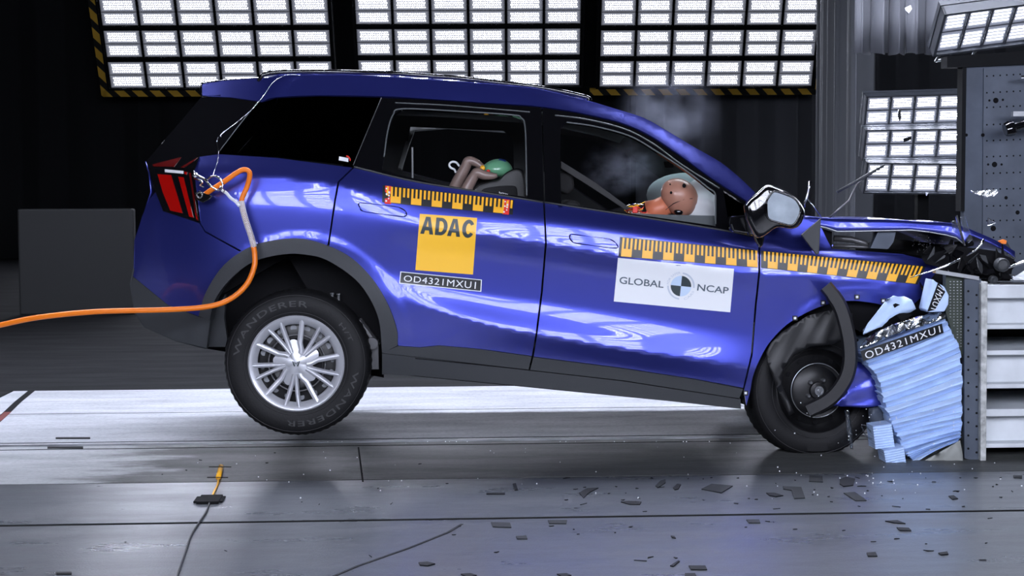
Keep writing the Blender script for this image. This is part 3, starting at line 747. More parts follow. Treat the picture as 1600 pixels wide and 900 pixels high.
panel('door_inner_rim', [(985,333),(1040,335.5),(1116,337),(1117,356),(990,339)], pv, car, fn=lambda u, v: PC(u, v, .17), thick=.02)
# door handles
def handle(px):
    o = panel('door_handle', px, M['paint'], car, off=.012, thick=.014, step=5)
    edge_tube('handle_recess', px, .003, M['black'], o, .003, True)
handle([(562,317.5),(590,320),(622,324),(634,331),(631,338),(600,334.5),(568,330),(563,325)])
handle([(892,366.5),(920,370),(952,374),(962,380),(965,386.5),(955,387),(925,383),(896,378.5)])
# rear lamp
lamp = panel('tail_lamp', [(228,252),(252,243),(311,245),(303,267),(313,347),(255,330),(243,300),(232,264)], M['gloss'], car, off=.006)
for px, mm in (([(246,272),(267,273.5),(285,333),(266,329),(254,300)], 'redlens'), ([(278.5,276),(286.5,277),(302,340),(295.5,338.5)], 'redlens'), ([(304,328),(309,343),(306.5,341.5)], 'redlens'), ([(288,268),(292,269),(291.5,273),(288.5,272)], 'redlens'),
               ([(257.5,264.5),(286.5,267),(286,271.5),(257.5,269)], 'lensw'), ([(238,257),(283,245.5),(272,260.5),(240,260)], 'redlens2'), ([(282,261.5),(309,245.5),(303,251),(287,262)], 'redlens2'), ([(295,270),(298,270),(309.5,345),(307,344)], 'redlens2')):
    panel('lamp_segment', px, M[mm], lamp, off=.009, thick=.004, step=6, back=False)
# lofted skins across the width
def loft(name, px, y0, mats, parent, bulge=(0, 0, 0), n=16, m0=0., m1=1., shade=True, th=0.):
    near = [PC(u, v, (y0(u, v) if callable(y0) else y0)) for u, v in px]; vs = []
    for i in range(n+1):
        t = m0+(m1-m0)*i/n; k = 4*t*(1-t)
        for p in near: vs.append(p.lerp(mirror(p), t)+(CF*bulge[0]+UP*bulge[2])*k)
    N = len(px); fs = [(i*N+j, i*N+j+1, (i+1)*N+j+1, (i+1)*N+j) for i in range(n) for j in range(N-1)]
    o = mesh_obj(name, vs, fs, mats, parent, shade)
    if th:
        sd = o.modifiers.new('th', 'SOLIDIFY'); sd.thickness = th; sd.offset = 0
    return o
edge = lambda u, v: B(u, v)+.002
loft('roof', [p for p in topl if p[0] <= 1010], edge, M['paint'], car, (0, 0, .02), th=.004)
hl = loft('headliner', [(410,170),(500,158),(600,160),(663,162),(767,169),(840,175),(900,184),(960,198),(1000,210)], .28, M['headliner'], car, (0, 0, .03), th=.01)
loft('windscreen', [(1012,189),(1035,201),(1080,228),(1125,254),(1155,278),(1182,303),(1215,330),(1250,350)], lambda u, v: .20 if u > 1180 else B(u, v)+.02, M['clear'], car, (.02, 0, -.01), th=.005)
loft('tailgate_window', [(318,152),(296,176),(255,222),(230,252)], lambda u, v: B(u, v)+.01, M['gloss'], car, (-.03, 0, 0), th=.006)
loft('tailgate', [(228,252),(233,270),(236,300),(224,338),(211,376),(210,420)], lambda u, v: B(u, v)+.01, M['paint'], car, (-.03, 0, 0), th=.008)
loft('rear_bumper', [(210,418),(204,444),(211,488),(226,510),(275,532),(323,544)], lambda u, v: B(u, v)+.01, M['plastic'], car, (-.04, 0, 0), th=.01)
loft('spoiler', [(404,123),(340,127.5),(316,131),(313,140),(316,151),(345,150)], edge, M['gloss'], car, (-.05, 0, .03), th=.01)
# roof rails and aerial fin
for mir in (0, 1):
    P = [PC(u, v, .36) for u, v in S([(404,124),(433,118.5),(500,117.5),(600,119.5),(663,123.5),(732,129),(790,136),(836,141),(880,149),(915,157),(922,161)], 4)]
    P = [p+UP*.018 for p in P]; P[0] -= UP*.03; P[-1] -= UP*.03
    if mir: P = [mirror(p) for p in P]
    MB().tube(P, .013, 8).build('roof_rail', M['gloss'], car, True)
mb = MB(); a = [PC(u, v, .9) for u, v in [(431,118),(431,110),(445,111),(520,118),(524,124),(470,126)]]; mb.prism(a, CN*.06)
bevel(mb.build('roof_fin', M['paint'], car), .01)
# bonnet, buckled upwards
bn = [(1232,345),(1262,338),(1294,341),(1330,342),(1369,342.5),(1410,344),(1452,347),(1485,348),(1516,358),(1549,372),(1572,384),(1586,393)]
bl = [(1262,350),(1290,355),(1308,361),(1350,360.5),(1424,359),(1452,362),(1480,367),(1494,371),(1508,382)]
def bonnet():
    n = 20; vs = []; U = np.linspace(1250, 1586, 48); N = len(U)
    tu = np.interp(U, [p[0] for p in bn], [p[1] for p in bn]); lo = np.interp(U, [p[0] for p in bl], [p[1] for p in bl]); lo[U > 1508] = tu[U > 1508]+9
    rr = random.Random(4)
    # hanging lip, then the skin across to the far side
    for k in range(4):
        t = 1-k/3
        for i, u in enumerate(U): vs.append(PC(u, tu[i]+(lo[i]-tu[i])*t, .17+.004*k))
    for k in range(1, n+1):
        t = k/n
        for i, u in enumerate(U):
            p = PC(u, tu[i], .17); q = p+CN*(CARW-.34); r = p.lerp(q, t)
            r += UP*(.006*math.sin(i*.35+5*t)*math.sin(math.pi*t) - .035*math.sin(math.pi*t/2) + .02*math.sin(math.pi*t)) + CF*(.06*math.sin(math.pi*t)*(i/N))
            vs.append(r)
    fs = [(k*N+i, k*N+i+1, (k+1)*N+i+1, (k+1)*N+i) for k in range(n+3) for i in range(N-1)]
    o = mesh_obj('bonnet', vs, fs, PM, car, True); sd = o.modifiers.new('th', 'SOLIDIFY'); sd.thickness = .006; sd.offset = -1
    P = [PC(u, v+.5, .165) for u, v in bl]; MB().tube(P, .0035, 6).build('bonnet_edge', M['silver'], o, True)
bonnet()
# cowl and engine bay
mb = MB(); mb.prism([PC(u, v, .10) for u, v in [(1190,380),(1300,395),(1410,402),(1462,425),(1500,440),(1490,520),(1400,540),(1300,500),(1190,470)]], CN*(CARW-.2)); mb.build('engine_bay', M['black'], car)
mb = MB(); mb.prism([PC(u, v, .22) for u, v in [(1200,352),(1262,350),(1300,362),(1300,392),(1200,376)]], CN*(CARW-.44)); mb.build('scuttle', M['black'], car)
rr = random.Random(11)
def shard(mb, c, s, flat=.25, mi=0):
    n = rr.randint(4, 6); a = V3((rr.uniform(-1, 1), rr.uniform(-.5, .5), rr.uniform(-1, 1))).normalized(); b = a.orthogonal().normalized(); cc = a.cross(b)
    pts = [c+(a*math.cos(t)*s+b*math.sin(t)*s*rr.uniform(.3, .8)) for t in sorted(rr.uniform(0, 6.28) for _ in range(n))]
    mb.prism(pts, cc*s*flat*.3, mi)
for kk, (mm, cnt_, s0, s1) in enumerate((('black', 60, .03, .085), ('gloss', 45, .02, .07), ('haze', 14, .015, .05), ('steel', 22, .008, .028), ('plastic', 26, .02, .06))):
    for i in range(cnt_):
        mb = MB(); u = rr.uniform(1440, 1582); v = rr.gauss(425, 20)
        v = max(375+(u-1500)*.15 if u > 1500 else 392, min(v, 452)); shard(mb, PC(u, v, rr.uniform(.02, .5)), rr.uniform(s0, s1))
        mb.build(['nose_fragment', 'grille_fragment', 'headlamp_fragment', 'bent_bracket', 'bumper_fragment'][kk], M[mm], car)
mb = MB(); mb.prism([PC(u, v, .12) for u, v in [(1440,400),(1500,385),(1555,392),(1585,405),(1578,440),(1540,452),(1480,450),(1450,440)]], CN*1.5); mb.build('front_end', M['black'], car)
mb = MB(); p = PC(1567, 414, .0); mb.lathe(p, -CN, [(-.04, .001), (-.04, .035), (0, .035), (.01, .030), (.004, .022), (.004, .001)], 24); p = PC(1553, 437, .0); mb.lathe(p, -CN, [(-.03, .02), (0, .02), (.008, .012), (.0, .001)], 20)
autosmooth(mb.build('cooling_fan_motor', M['plastic'], car))
# engine bay details seen through the gap
mb = MB(); mb.tube([PC(1303,372,.3), PC(1330,374,.3), PC(1352,380,.3), PC(1356,388,.3)], .016, 10); mb.tube([PC(1302,384,.28), PC(1350,386,.28), PC(1385,388,.28)], .010, 8); mb.build('hose', M['blade'], car, True)
mb = MB(); mb.prism([PC(u, v, .2) for u, v in [(1372,362),(1400,362),(1396,378),(1388,389),(1360,388)]], CN*.05); mb.build('strut_tower', M['bplate'], car)
mb = MB(); rr2 = random.Random(5)
for i in range(60):
    u = rr2.gauss(1446, 11); v = rr2.gauss(380, 9); p = PC(u, v, .155); mb.box(p, CF*rr2.uniform(.0008, .0026), CN*.001, UP*rr2.uniform(.0008, .0025))
tag(mb.build('glass_crumbs', M['chrome'], car), kind='stuff')

# interior
mb = MB()
mb.prism([PC(u, v, .12) for u, v in [(600,545),(1150,615),(1150,637),(600,583)]], CN*(CARW-.24))
mb.prism([PC(u, v, .25) for u, v in [(330,400),(600,400),(600,560),(520,520),(450,400),(330,470)]], CN*(CARW-.5))
mb.build('floor_pan', M['black'], car)
def wellpts(a, y): return [PC(u, v, y) for u, v in a]
def liner(name, px, y0, y1, m, parent=car):
    A = wellpts(px, y0); Bb = wellpts(px, y1); n = len(px)
    mb = MB(); mb.add(A+Bb, [(i, i+1, n+i+1, n+i) for i in range(n-1)]); mb.add(Bb, [tuple(range(n))])
    return mb.build(name, m, parent)
liner('wheel_well', [(324,545)]+archI+[(600,590)], .05, .42, M['black'])
liner('wheel_well', [(1170,640)]+[(u, v-2) for u, v in wingA]+[(1440,500),(1450,640)], .04, .45, M['black'])
dash = MB().prism([PC(u, v, .15) for u, v in [(1125,360),(1130,335),(1150,325),(1180,332),(1190,380),(1150,420),(1125,420)]], CN*(CARW-.3)).build('dashboard', M['inner'], car); bevel(dash, .03, 3)
def seat(u0, v0, y, ang=0):
    o = bpy.data.objects.new('front_seat', None)
    root = MB(); P = lambda u, v, yy: PC(u, v, yy)
    body = MB().prism([PC(u0+a, v0+b, y) for a, b in [(-30,120),(-45,40),(-52,-20),(-38,-34),(-18,-30),(-6,40),(18,105),(120,118),(130,150),(-20,150)]], CN*.50).build('seat', M['inner'], car); bevel(body, .03, 3)
    h = MB().prism([PC(u0+a, v0+b, y+.12) for a, b in [(-58,-48),(-56,-72),(-44,-80),(-30,-76),(-27,-50),(-38,-40)]], CN*.26).build('headrest', M['inner'], body); bevel(h, .02, 3)
seat(925, 345, .22); seat(925, 345, 1.12)
b_ = MB().prism([PC(u, v, .22) for u, v in [(560,420),(548,330),(530,262),(545,250),(565,258),(600,350),(625,400),(740,410),(740,440)]], CN*(CARW-.44)).build('rear_seat', M['inner'], car); bevel(b_, .03, 3)
# far side of the body
fm = lambda px, y=None: px
far_low = [(342,241),(431,246),(552,262),(646,284),(732,298),(849,317),(990,339),(1137,362),(1186,373),(1300,390),(1440,402),(1440,470)]+wingA[::-1][1:]+[(1165,636),(975,619),(825,604),(649,587),(597,583)]+archI[::-1]+[(262,510),(210,470),(211,376),(233,312),(240,262)]
panel('far_body_side', far_low, PM, car, mir=True, step=16)
pillar_m = mat('far_pillar_trim', (.045, .048, .05), .55)
far_hole2 = [(642,198),(700,196),(792,203),(808,215),(812,300),(748,297),(690,288),(622,268),(628,240)]
far_top = topl[::3]+[(1180,301),(1186,371),(1137,360),(990,336),(849,315),(732,296),(646,282),(553,260),(431,245),(342,240),(250,243),(228,252),(316,150)]
panel('far_window_frame', far_top, [M['gloss'], pillar_m], car, mir=True, step=14, holes=[[(430,168),(560,160),(540,245),(400,228)], [(620,178),(790,186),(808,200),(812,300),(748,292),(680,280),(602,260)], ho_f[::2]])
g = panel('far_window_seal', [(642,197),(634,220),(622,262),(628,264),(640,225),(648,203),(700,199),(800,206),(800,202),(700,194),(655,193)], mat('seal_grey', (.16, .17, .17), .5), car, fn=lambda u, v: PC(u, v, CARW-.20), back=True)
panel('far_quarter_glass', [(428,166),(562,158),(542,247),(398,230)], M['tint'], car, mir=True, off=-.01, thick=.004)
mb = MB(); mb.prism([PC(u, v, .9) for u, v in [(1037,252),(1052,252),(1053,262),(1040,262)]], CN*.03)
bevel(mb.build('rear_view_mirror', M['black'], car), .004)
# loose rear seat belt and front belt
mb = MB(); mb.prism([PC(u, v, .3) for u, v in [(643,230),(645.5,230),(646,283),(643.5,283)]], CN*.02); mb.build('seat_belt', sealm, car)
mb = MB(); mb.prism([PC(u, v, .30) for u, v in [(877,252),(877,263),(920,290),(978,328),(984,325),(930,285)]], CN*.03); mb.build('seat_belt', mat('belt_web', (.006, .006, .007), .6), car)

# ---- wheels (each a part with its tyre, rim and cap)
def wheel(c, ax, R, W_, kind, squash=0.):
    """c: centre of the outer face; ax: outward axis"""
    root = bpy.data.objects.new('wheel', None); COL.objects.link(root); root.parent = car; root.matrix_parent_inverse = Matrix.Translation(-carp(1.0, CARW/2, 0))
    ax = V3(ax).normalized(); e1 = V3((ax.y, -ax.x, 0)).normalized()*-1; e2 = ax.cross(e1)
    if e2.z < 0: e2 = -e2
    if e1.x < 0: e1 = -e1
    pr = [(-.0,.62),(.0,.66),(.008,.70),(.012,.80),(.008,.90),(-.006,.955),(-.022,.985),(-.05,1.0),(-.5*W_,1.004),(-W_+.05,1.0),(-W_+.022,.985),(-W_,.93),(-W_-.01,.8),(-W_,.66),(-W_+.02,.6)]
    mb = MB(); n = 120; vs = []
    def pt(d, r, th):
        p = c+ax*d+(e1*math.cos(th)+e2*math.sin(th))*r
        return p
    for d, r in pr:
        for k in range(n):
            th = 2*math.pi*k/n; rr_ = r*R
            if r > .97 and k % 2: rr_ -= .004       # tread blocks
            p = pt(d, rr_, th)
            if squash and math.sin(th) < -.3: p.z = max(p.z, squash)
            vs.append(p)
    fs = [(i*n+k, i*n+(k+1) % n, (i+1)*n+(k+1) % n, (i+1)*n+k) for i in range(len(pr)-1) for k in range(n)]
    mb.add(vs, fs); ty = autosmooth(mb.build('tyre', M['rubber'], root), 40)
    for th in (-.55,): pass
    # circumferential grooves on the sidewall
    mb = MB()
    for r in (.70, .93):
        P = [pt(.013 if r < .8 else .004, r*R, 2*math.pi*k/64) for k in range(65)]; mb.tube(P, .0016, 5, cap=False)
    mb.build('sidewall_rib', M['rubber2'], ty, True)
    return root, ty, pt, (e1, e2, ax)
WR = .368
cr_ = PC(463, 568, .035)
wr, ty, pt, (e1, e2, ax) = wheel(cr_, -CN, WR, .235, 'cap')
def sidewall_text(s, a0, a1, ra, rb):        # letters bent around the tyre
    vs, fs = text2d(s, .01, 1.15)
    P = [pt(.0145, (rb-(rb-ra)*y)*WR, math.radians(a0+(a1-a0)*x)) for x, y in vs]
    mesh_obj('tyre_lettering', P, fs, mat('letters'+s.split()[0].lower(), (.028, .029, .03), .5), ty)
sidewall_text('WANDERER', 172, 78, .775, .855)
sidewall_text('H/T', 42, 22, .78, .84)
sidewall_text('WANDERER', -8, -100, .78, .855)
# steel wheel behind the cap
mb = MB(); mb.lathe(cr_, ax, [(-.0, .62*WR*1.0), (-.03, .60*WR), (-.05, .52*WR), (-.045, .42*WR), (-.03, .34*WR), (-.045, .26*WR), (-.045, .001)], 64)
sw = autosmooth(mb.build('steel_wheel', M['blacksteel'], wr))
M['hole_light'] = mat('hole_light', (.22, .23, .25), .6)
for k in range(16):
    th = 2*math.pi*k/16+.1; hole_part(pt(-.0468, .475*WR, th), .016, sw, tuple(ax), 'hole_light', 'wheel_hole')
MB().tube([pt(-.026, .385*WR, 2*math.pi*k/64) for k in range(65)], .004, 6).build('wheel_ring', M['blade'], sw, True)
# hub cap: rim ring, fifteen spokes, centre
mb = MB(); mb.lathe(cr_, ax, [(-.02, .655*WR), (.006, .655*WR), (.012, .635*WR), (.008, .60*WR), (-.012, .535*WR), (-.02, .53*WR), (-.03, .56*WR)], 96)
def capr(r): return .006-.016*(1-min(1, r/.62)**2)+.010*smoothstep(1-r/.35)
for g_ in range(5):
    b0 = 82-72*g_
    for (ao, ai, r0, w0, w1) in ((0, -3, .14, .062, .050), (-25, -32, .15, .046, .040), (-43.5, -40, .15, .050, .044)):
        prev = None
        for side in (0,):
            ring = []
            N = 9
            for k in range(N+1):
                t = k/N; r = r0+(.60-r0)*t; a = ai+(ao-ai)*t**.7
                if ao == 0: a = (-16)*(1-smoothstep(t*3.0))+(-1.5)*(1-t)*smoothstep(t*3.0)
                th = math.radians(b0+a); hw = (w0*(1-t)+w1*t*1.2)*.5*WR*1.1
                c0 = pt(capr(r)-.004, r*WR, th); dr = (pt(0, 1, th)-pt(0, 0, th)); tn = ax.cross(dr).normalized()
                ring.append([c0-tn*hw*1.2-ax*.018, c0-tn*hw, c0-tn*hw*.15+ax*.006, c0+tn*hw*.15+ax*.006, c0+tn*hw, c0+tn*hw*1.2-ax*.018])
            vs = [p for r_ in ring for p in r_]
            mb.add(vs, [(i*6+j, i*6+j+1, (i+1)*6+j+1, (i+1)*6+j) for i in range(N) for j in range(5)]+[tuple(range(6))])
# centre star disc
star = []
for k in range(60):
    th = 2*math.pi*k/60; d = (math.degrees(th)-(82-54)) % 72; d = min(d, 72-d)
    star.append((th, (.33-.13*(d/36.)**1.5)))
c0 = pt(capr(.0)+.006, 0, 0); vs = [c0]+[pt(capr(r*.5)-.004, r*.5*WR, th) for th, r in star]+[pt(capr(r)-.020, r*WR, th) for th, r in star]
mb.add(vs, [(0, 1+k, 1+(k+1) % 60) for k in range(60)]+[(1+k, 61+k, 61+(k+1) % 60, 1+(k+1) % 60) for k in range(60)])
hc = autosmooth(mb.build('hub_cap', M['silver'], wr), 50)
# emblem: two mirrored strokes
mb = MB()
for sgn in (-1, 1):
    for poly in ([(-.019, .014), (-.014, .012), (-.006, -.006), (-.004, -.012), (-.010, -.014), (-.014, -.006)], [(-.0075, .004), (-.001, -.004), (-.001, .002), (-.009, .012)]):
        pts = [c0+e1*(sgn*x)+e2*y+ax*.003 for x, y in poly]; mb.prism(pts, ax*.003)
mb.build('emblem', M['dtext'], hc)
# far rear wheel
wheel(mirror(PC(463, 568, .035)), CN, WR, .235, '')
# front wheel, knocked back and slack against the floor
cf_ = PC(1277, 610, .13)
axf = (-CN+CF*.14+UP*.03).normalized()
wf, tyf, ptf, (f1, f2, axf) = wheel(cf_, axf, .345, .22, '', .004)
mb = MB(); mb.lathe(cf_, axf, [(0, .63*.345), (.004, .61*.345), (-.03, .585*.345), (-.05, .52*.345), (-.02, .42*.345), (-.012, .40*.345), (-.016, .36*.345), (.004, .26*.345), (.004, .13*.345), (.018, .12*.345), (.022, .075*.345), (.022, .001)], 64)
fwh = autosmooth(mb.build('steel_wheel', M['blacksteel'], wf))
for k in range(12): hole_part(ptf(-.030, .475*.345, 2*math.pi*k/12), .013, fwh, tuple(axf), 'black', 'wheel_hole')
mb = MB()
for k in range(5):
    th = math.radians(62+72*k); mb.lathe(ptf(.004, .17*.345, th), axf, [(0, .011), (.02, .010), (.026, .005), (.026, .0001)], 12)
mb.lathe(ptf(.02, 0, 0), axf, [(0, .026), (.010, .024), (.010, .018), (.004, .017), (.004, .008), (.014, .007), (.014, .0001)], 24)
autosmooth(mb.build('wheel_bolts', M['steel'], fwh))
MB().tube([ptf(.0, .40*.345, 2*math.pi*k/64) for k in range(65)], .0025, 6).build('wheel_ring', M['steel'], fwh, True)
wheel(mirror(PC(1290, 600, .05)), CN, .355, .22, '', .004)
# suspension seen behind the rear wheel
for (u, v) in ((519,461),(529,462)):
    mb = MB(); mb.tube([PC(u, v+14, .2), PC(u, v, .2)], .007, 8); mb.lathe(PC(u, v-1, .2), UP, [(0, .001), (0, .010), (.008, .010), (.008, .001)], 8); mb.build('damper_bolt', M['steel'], car)
mb = MB(); mb.tube([PC(560,500,.22), PC(590,540,.22)], .02, 10); mb.lathe(PC(582,536,.18), -CN, [(0, .03), (.03, .03), (.03, .018), (.03, .001)], 16)
mb.bb(PC(574,560,.25).x, PC(592,560,.25).x, .2, .3, PC(580,575,.25).z, PC(580,530,.25).z)
autosmooth(mb.build('rear_suspension', M['blade'], car))
# ---- door mirror
mh = MB(); outl = S([(1161,322),(1170,311),(1181,303),(1194,291),(1203,289),(1218,294),(1234,302),(1248,314),(1257,330),(1256,342),(1248,354),(1236,358),(1214,356),(1196,368),(1182,372),(1172,358),(1164,342)], 3)
A = [PC(u, v, -.17) for u, v in outl]; cen = sum(A, V3())/len(A)
rings = [(-.245, .80), (-.24, .90), (-.215, .98), (-.17, 1.0), (-.11, .99), (-.07, .93), (-.05, .8)]
vs = []; n = len(outl); cu_ = sum(p[0] for p in outl)/n; cv_ = sum(p[1] for p in outl)/n
for y, s in rings: vs += [PC(cu_+(u-cu_)*s, cv_+(v-cv_)*s, y) for u, v in outl]
fs = [(i*n+k, i*n+(k+1) % n, (i+1)*n+(k+1) % n, (i+1)*n+k) for i in range(len(rings)-1) for k in range(n)]+[tuple(range(n))[::-1], tuple((len(rings)-1)*n+k for k in range(n))]
mh.add(vs, fs); dm = autosmooth(mh.build('door_mirror', M['gloss'], car), 60)
gl = [(1198,314),(1203,305),(1210,299),(1225,303),(1241,310),(1248,319),(1251,329),(1246,343),(1237,352),(1218,348),(1201,342),(1198,328)]
MB().prism([PC(u, v, -.262) for u, v in S(gl, 3, )], CN*.02).build('mirror_glass', M['mirr'], dm)
MB().tube([PC(u, v, -.262) for u, v in S(gl+[gl[0]], 3)], .005, 6).build('mirror_rim', M['gloss'], dm, True)
mb = MB(); mb.prism([PC(u, v, -.02) for u, v in [(1137,338),(1165,335),(1180,345),(1184,360),(1178,368),(1140,362),(1136,350)]], -CN*.09); mb.prism([PC(u, v, -.06) for u, v in [(1160,338),(1190,335),(1190,372),(1165,366)]], -CN*.08)
bevel(mb.build('mirror_arm', M['gloss'], dm), .012, 3)
mb = MB(); mb.prism([PC(u, v, -.13) for u, v in [(1176,366),(1196,366),(1193,382),(1188,388),(1182,380)]], CN*.06); bevel(mb.build('mirror_base', M['gloss'], dm), .008)
mb = MB(); mb.tube([PC(1168,349,-.15), PC(1178,344,-.16), PC(1186,341,-.17)], .0025, 6); mb.build('hinge_pin', M['chrome'], dm)
# torn black corner cover
o = MB().prism([PC(u, v, -.03) for u, v in [(1283,341),(1252,367),(1276,398),(1280,396)]], CN*.02).build('corner_cover', M['plastic'], car); bevel(o, .003)
# wiper arms thrown upwards
wp = MB(); wp.tube([PC(1295,341,.5), PC(1312,326,.5), PC(1327,313,.5), PC(1334,297,.5), PC(1340,286,.5), PC(1352,277,.5)], [.006, .006, .005, .005, .006, .006], 6)
w1 = wp.build('wiper_arm', M['blade'], car, True)
wp = MB(); wp.tube([PC(1308,300,.5), PC(1335,285,.5), PC(1358,272,.5), PC(1382,258,.5)], [.009, .008, .010, .007], 6); wp.build('wiper_blade', M['plastic'], w1, True)
wp = MB(); wp.tube([PC(1257,324,.3), PC(1257,318,.3), PC(1261,309,.3), PC(1264,295,.3), PC(1266,283,.3)], [.004, .005, .006, .006, .008], 6); wp.tube([PC(1261,310,.3), PC(1272,323,.3), PC(1284,340,.3)], .003, 6)
wp.build('wiper_arm', M['chrome'], car, True)
# plastic splinters sticking out of the nose
mb = MB(); mb.tube([PC(1510,400,-.06), PC(1524,391,-.07), PC(1533,382,-.08), PC(1537,374,-.08)], [.003, .006, .007, .005], 6); mb.tube([PC(1422,434,-.1), PC(1450,425,-.11), PC(1475,417,-.12), PC(1500,405,-.12)], [.002, .004, .006, .005], 6)
mb.tube([PC(1576,418,-.05), PC(1600,409,-.05), PC(1640,395,-.05)], [.006, .010, .012], 6)
mb.build('chrome_strip', M['chrome'], car, True)
mb = MB(); mb.prism([PC(u, v, -.02) for u, v in [(1486,346),(1494,344),(1500,350),(1505,372),(1507,384),(1497,366),(1490,362)]], CN*.006); mb.prism([PC(u, v, .02) for u, v in [(1500,340),(1508,338),(1514,358),(1520,374),(1513,380),(1508,370)]], CN*.004)
mb.build('headlamp_lens', M['haze'], car)
o = MB().prism([PC(u, v, -.05) for u, v in [(1493,338),(1496,336),(1509,384),(1506,383)]], CN*.008).build('headlamp_frame', M['chrome'], car)
mb = MB(); mb.prism([PC(u, v, -.04) for u, v in [(1590,432),(1602,424),(1625,415),(1625,432),(1600,434)]], CN*.03); mb.build('bumper_fragment', M['white'], car)
# torn arch trim hanging over the front wheel, liner scrap
arcp = S([(1290,447),(1302,462),(1313,480),(1321,505),(1327,535),(1328,565),(1322,590),(1308,612),(1290,628),(1262,642)], 4)
n = len(arcp); vs = []
for i, (u, v) in enumerate(arcp):
    a = np.array(arcp[max(i-1, 0)]); b = np.array(arcp[min(i+1, n-1)]); d = (b-a)/np.linalg.norm(b-a); nx, ny = -d[1], d[0]; h = 12 if i > 3 else 11
    for s, y in ((-1, -.10), (-.7, -.13), (.7, -.13), (1, -.10), (.6, -.09), (-.6, -.09)): vs.append(PC(u+nx*h*s, v+ny*h*s, y))
mb = MB(); mb.add(vs, [(i*6+j, i*6+(j+1) % 6, (i+1)*6+(j+1) % 6, (i+1)*6+j) for i in range(n-1) for j in range(6)]+[tuple(range(6)), tuple((n-1)*6+j for j in range(6))])
autosmooth(mb.build('torn_arch_trim', mat('torn_trim', (.018, .018, .02), .4), car))
def sheet(name, px, y, m, parent, amp=.02, seed=1, thick=.004, step=7):
    rr3 = random.Random(seed); ph = [rr3.uniform(0, 6) for _ in range(4)]; sc = [rr3.uniform(.04, .12) for _ in range(4)]
    f = lambda u, v: PC(u, v, y+amp*(math.sin(u*sc[0]+ph[0])*math.cos(v*sc[1]+ph[1])+.5*math.sin(u*sc[2]*2+v*sc[3]*2+ph[2])))
    vs, fs = tri2d(px, (), step); P = [f(u, v) for u, v in vs]
    o = mesh_obj(name, P, fs, m, parent, True); sd = o.modifiers.new('th', 'SOLIDIFY'); sd.thickness = thick; return o
sheet('wheel_arch_liner', [(1325,573),(1332,562),(1345,566),(1352,574),(1366,588),(1376,612),(1377,634),(1350,637),(1300,634),(1316,618),(1326,595)], .0, M['paint'], car, .008, 3)
sheet('hanging_liner', [(1197,550),(1204,536),(1222,518),(1262,493),(1305,483),(1332,490),(1330,525),(1302,538),(1266,541),(1240,554),(1224,575),(1221,600),(1241,645),(1233,650),(1212,602),(1200,570)], .05, mat('liner_black', (.011, .011, .012), .45), car, .006, 8)
sheet('liner_scrap', [(1357,638),(1376,634),(1386,664),(1358,658)], .02, M['bplate'], car, .01, 5)
# stickers
def ruler(TL, TR, BR, BL, parent, name='measuring_tape', a0=0, comb=.58, u_=None, Lpx=None):
    q = [TL, TR, BR, BL]; base = sticker(name, q, M['sblack'], parent, off=.0025, step=7)
    L_ = math.hypot(TR[0]-TL[0], TR[1]-TL[1]); p = 6.5; K = int(L_/p); polys = []
    for k in range(-1, K+1):
        s0 = (k*p+a0)/L_; s1 = s0+.5*p/L_
        if s0 < 0 or s1 > 1: continue
        polys.append([bil(q, s0, .03), bil(q, s1, .03), bil(q, s1, comb), bil(q, s0, comb)])
    for m_ in range(-1, int(K/5)+1):
        s0 = (m_*5*p+a0)/L_; s1 = s0+2.5*p/L_; s0 = max(s0, 0); s1 = min(s1, 1)
        if s1 <= s0: continue
        k = 4
        for j in range(k): polys.append([bil(q, s0+(s1-s0)*j/k, comb), bil(q, s0+(s1-s0)*(j+1)/k, comb), bil(q, s0+(s1-s0)*(j+1)/k, .97), bil(q, s0+(s1-s0)*j/k, .97)])
    # small pieces keep to the curved panel
    fine = []
    for P_ in polys:
        for j in range(4): fine.append([bil(P_, 0, j/4), bil(P_, 1, j/4), bil(P_, 1, (j+1)/4), bil(P_, 0, (j+1)/4)])
    o = polys_on(fine, M['yellow'], base, 'scale_marks', off=.006); return base
rul = ruler((598,289.5),(803,312.5),(801,335.5),(597,316), car, a0=13)
for q in ([(602,290),(612,291),(611,319),(601,318)], [(788,311),(797,312),(795,335.5),(785,334.5)]):
    rd = polys_on([[bil(q, s_, t_) for s_, t_ in ((0, 0), (1, 0), (1, 1), (0, 1))]], M['red'], rul, 'red_tab', off=.006)
    polys_on([[bil(q, a_, b_), bil(q, a_+w_, b_), bil(q, a_+w_, b_+h_), bil(q, a_, b_+h_)] for a_, b_, w_, h_ in ((.1,.12,.22,.08),(.12,.42,.25,.09),(.1,.8,.25,.09),(.5,.30,.28,.12),(.52,.48,.22,.1),(.5,.66,.2,.08))], M['wtext'], rd, 'white_marks', off=.008)
ruler((969,370),(1184,391),(1184.5,418.5),(966,401), car, a0=4)
ruler((1189,391.5),(1447,416),(1434,444.5),(1189,418.5), car, a0=11)
ad = sticker('club_sticker', [(656,334),(745.5,340.5),(739,429),(649,422)], M['adac'], car)
def arcs(cx, cy, rx, ry, a0, a1, n=12): return [(cx+rx*math.cos(math.radians(a0+(a1-a0)*i/n)), cy-ry*math.sin(math.radians(a0+(a1-a0)*i/n))) for i in range(n+1)]
_A = ([(0,1),(.33,0),(.67,0),(1,1),(.71,1),(.65,.78),(.35,.78),(.29,1)], [[(.41,.57),(.59,.57),(.5,.20)]])
_D = ([(0,0),(.45,0)]+arcs(.45,.5,.55,.5,85,-85)+[(.45,1),(0,1)], [[(.30,.19),(.44,.19)]+arcs(.44,.5,.25,.31,80,-80)+[(.44,.81),(.30,.81)]])
_C = (arcs(.52,.5,.5,.52,32,328,22)+arcs(.54,.5,.21,.31,322,38,16), [])
_q = [(659,338),(742.5,344.5),(739.5,372),(656.5,365)]
